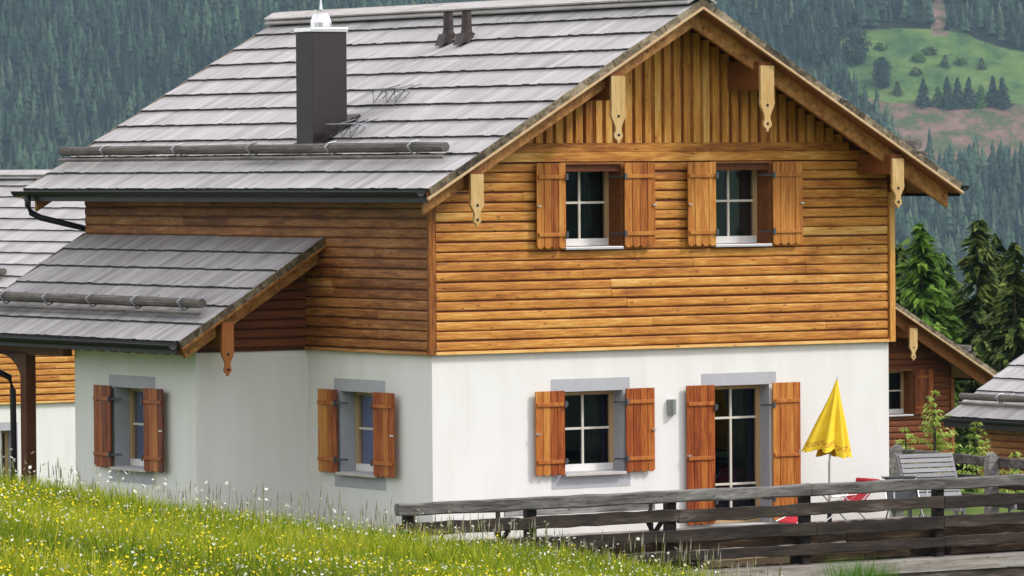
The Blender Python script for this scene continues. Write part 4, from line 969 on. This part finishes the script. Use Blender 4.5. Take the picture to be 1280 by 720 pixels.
specs = [  # px x, px y of tip, depth, height, radius, material, label
 (1152, 276, 150, 15, 3.0, 'spruce_bright', 'tallest bright green conifer, standing past the eave of the big chalet'),
 (1126, 300, 158, 15, 2.8, 'spruce', 'dark conifer mostly hidden by the corner of the big chalet'),
 (1178, 312, 156, 14, 2.6, 'spruce_bright', 'second bright green conifer, between the tallest bright one and the tallest spruce'),
 (1222, 268, 154, 16.5, 3.1, 'spruce', 'tallest dark olive spruce above the right neighbour roof'),
 (1243, 290, 162, 15.5, 2.8, 'spruce', 'dark spruce standing close behind the tallest one'),
 (1268, 300, 150, 15, 3.0, 'spruce', 'dark olive spruce standing directly above the low garage roof'),
 (1300, 330, 156, 14, 3.2, 'spruce', 'dark spruce furthest from the chalets behind the garage'),
 (1198, 350, 165, 14, 3.0, 'spruce', 'short dark spruce in the gap between bright and olive trees'),
 (1100, 330, 166, 14, 3.0, 'spruce_bright', 'bright conifer hidden behind the big chalet gable wall')]
for i, (x, y, D, H, r, m, lab) in enumerate(specs):
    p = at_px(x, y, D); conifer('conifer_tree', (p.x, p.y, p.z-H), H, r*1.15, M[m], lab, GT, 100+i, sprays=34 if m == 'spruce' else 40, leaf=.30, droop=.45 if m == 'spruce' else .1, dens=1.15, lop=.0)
GL = 'young larches by the terrace fence'
for i, (x, y, D, H, r, lab) in enumerate([(1168, 484, 98, 2.9, .85, 'tallest young larch with a slim top behind the terrace fence'), (1221, 522, 97, 2.3, .62, 'young larch in front of the garage wall'), (1132, 530, 99, 2.1, .75, 'short young larch nearest the chalet corner'), (1268, 560, 96, 1.9, .8, 'low bushy green sapling at the right edge behind the fence')]):
    p = at_px(x, y, D); conifer('young_larch', (p.x, p.y, p.z-H), H, r, M['larch'], lab, GL, 200+i, sprays=24, leaf=.075, droop=-.35, dens=2.6, lop=.1, crown_base=.05)

# far wood on the opposite slope: one mass of small trees
def far_forest():
    def on_hill(s, z): 
        d = np.full(np.shape(s), 2950.)
        for _ in range(25):
            d = np.clip(d+(z-height(s, d))/.52*.8, 2790, 3600)
        return d
    n = 44000; s = RNG.uniform(-750, 650, n); d = 2790+RNG.random(n)*760; z = height(s, d)
    k = ~inpoly(s+5*lump(s, d, .13)+RNG.normal(0, 1.5, n), z+2.5*lump(s+9, d, .17)+RNG.normal(0, .8, n), CLEAR) & (z > -90) & (z < 330) & (np.abs(s-243-(z-76)*.1) > 4*((z > 74))); s, d, z = s[k], d[k], z[k]; n = len(s)
    stand = lump(s, d, .021)+.7*lump(s+40, d*1.3, .05)+.6*lump(s-70, d, .009)
    bare = (stand < -1.45); k = ~bare; s, d, z, stand = s[k], d[k], z[k], stand[k]; n = len(s)
    x, y = to_xy(s, d); H = RNG.uniform(8, 19, n)*(1+.12*stand); r = H*RNG.uniform(.13, .25, n); brd = RNG.random(n) < .10+.08*(stand > .5); H = np.where(brd, H*.72, H); r = np.where(brd, H*.34, r); tone = np.clip(.42+.3*stand+RNG.normal(0, .27, n), 0, 1)
    tiers = 4; K = 6; Vs = []; Ts = []; off = 0; tn = []
    for t in range(tiers):
        f0 = .10+.2*t; f1 = f0+.36 if t < tiers-1 else 1.0; rr = r*(1-.22*t)
        V = np.empty((n, K+1, 3)); V[:, 0] = np.stack([x, y, z+H*min(1, f1)], 1); ph = RNG.uniform(0, 6.28, n)
        for i in range(K):
            a = ph+2*np.pi*i/K; jr = rr*RNG.uniform(.6, 1.25, n); V[:, 1+i] = np.stack([x+np.cos(a)*jr, y+np.sin(a)*jr, z+H*(f0+RNG.uniform(-.05, .05, n))], 1)
        b = off+np.arange(n)[:, None]*(K+1); Ts.append(np.stack([b+[0, 1+i, 1+(i+1) % K] for i in range(K)], 1).reshape(-1, 3)); Vs.append(V.reshape(-1, 3)); off += n*(K+1)
        tn.append(np.repeat(np.clip(tone+RNG.normal(0, .05, n)+.05*t, 0, 1), K))  # tone rises with each tier: crown shading painted into the colour
    o = np_mesh('far_forest', np.concatenate(Vs), np.concatenate(Ts), np.concatenate(tn), [M['forest']]); tag(o, 'hazy blue green conifer forest covering the slope across the valley', 'forest', kind='stuff')
    # single trees and bushes in the clearing
    GF = 'single trees in the clearing on the far slope'
    singles = [(1072, 80, 46, 9.0, 'forest', 'large round dark tree at the left edge of the far clearing'), (1103, 110, 40, 6.5, 'forest', 'oval dark tree alone left of centre in the far clearing'),
     (1122, 118, 18, 3.4, 'spruce', 'small conifer just above the reddish felled strip'), (1154, 131, 34, 6.5, 'forest', 'leftmost conifer of the row above the felled strip'), (1172, 131, 24, 5, 'spruce_bright', 'pale green tree second in the row above the felled strip'),
     (1184, 133, 38, 6, 'forest', 'dark conifer third in the row above the felled strip'), (1197, 132, 36, 6, 'forest', 'dark conifer at the middle of the row above the felled strip'), (1211, 131, 35, 6, 'forest', 'dark conifer right of the middle of the row'),
     (1226, 130, 25, 6, 'spruce_bright', 'pale broad tree between the dark conifers of the row'), (1241, 130, 36, 6, 'forest', 'pointed dark conifer near the right end of the row'), (1253, 133, 38, 6.5, 'forest', 'rightmost dark conifer of the row above the felled strip'),
     (1181, 82, 14, 3.4, 'spruce', 'little dark conifer in the middle of the far clearing'), (1227, 84, 13, 4, 'spruce', 'squat dark bush in the right part of the far clearing'), (1148, 75, 10, 5, 'spruce_bright', 'low spreading bush high in the far clearing'),
     (1163, 66, 9, 6, 'spruce', 'wide low shrub near the top of the far clearing'), (1100, 60, 8, 5, 'spruce_bright', 'low shrub beside the upper left edge of the clearing'), (1145, 92, 9, 4, 'spruce', 'low shrub below the middle of the clearing'), (1200, 78, 8, 5, 'spruce_bright', 'pale shrub right of the little conifer')]
    for i, (px, py, hp, rad, mt, lab) in enumerate(singles):
        v = F+R2*((px-640)/6813.57)-U2*((py-360)/6813.57)
        D = 2800.
        for _ in range(60):
            p = CAMP+v*D; ss, dd = to_sd(p.x, p.y); dz = p.z-float(height(ss, dd)); D += dz*1.6
        p = CAMP+v*D; H = hp*D/6813.57; round_ = i < 2
        conifer('far_tree' if hp > 12 else 'far_shrub', (p.x, p.y, p.z-.5), H, rad*(.95 if round_ else .85), M[mt], lab, GF, 300+i, sprays=3.2, leaf=1.5, droop=.3 if not round_ else -.25, dens=.55 if hp > 12 else 1, crown_base=.03, cat='tree' if hp > 12 else 'shrub', round_=round_ or hp < 11)
far_forest()
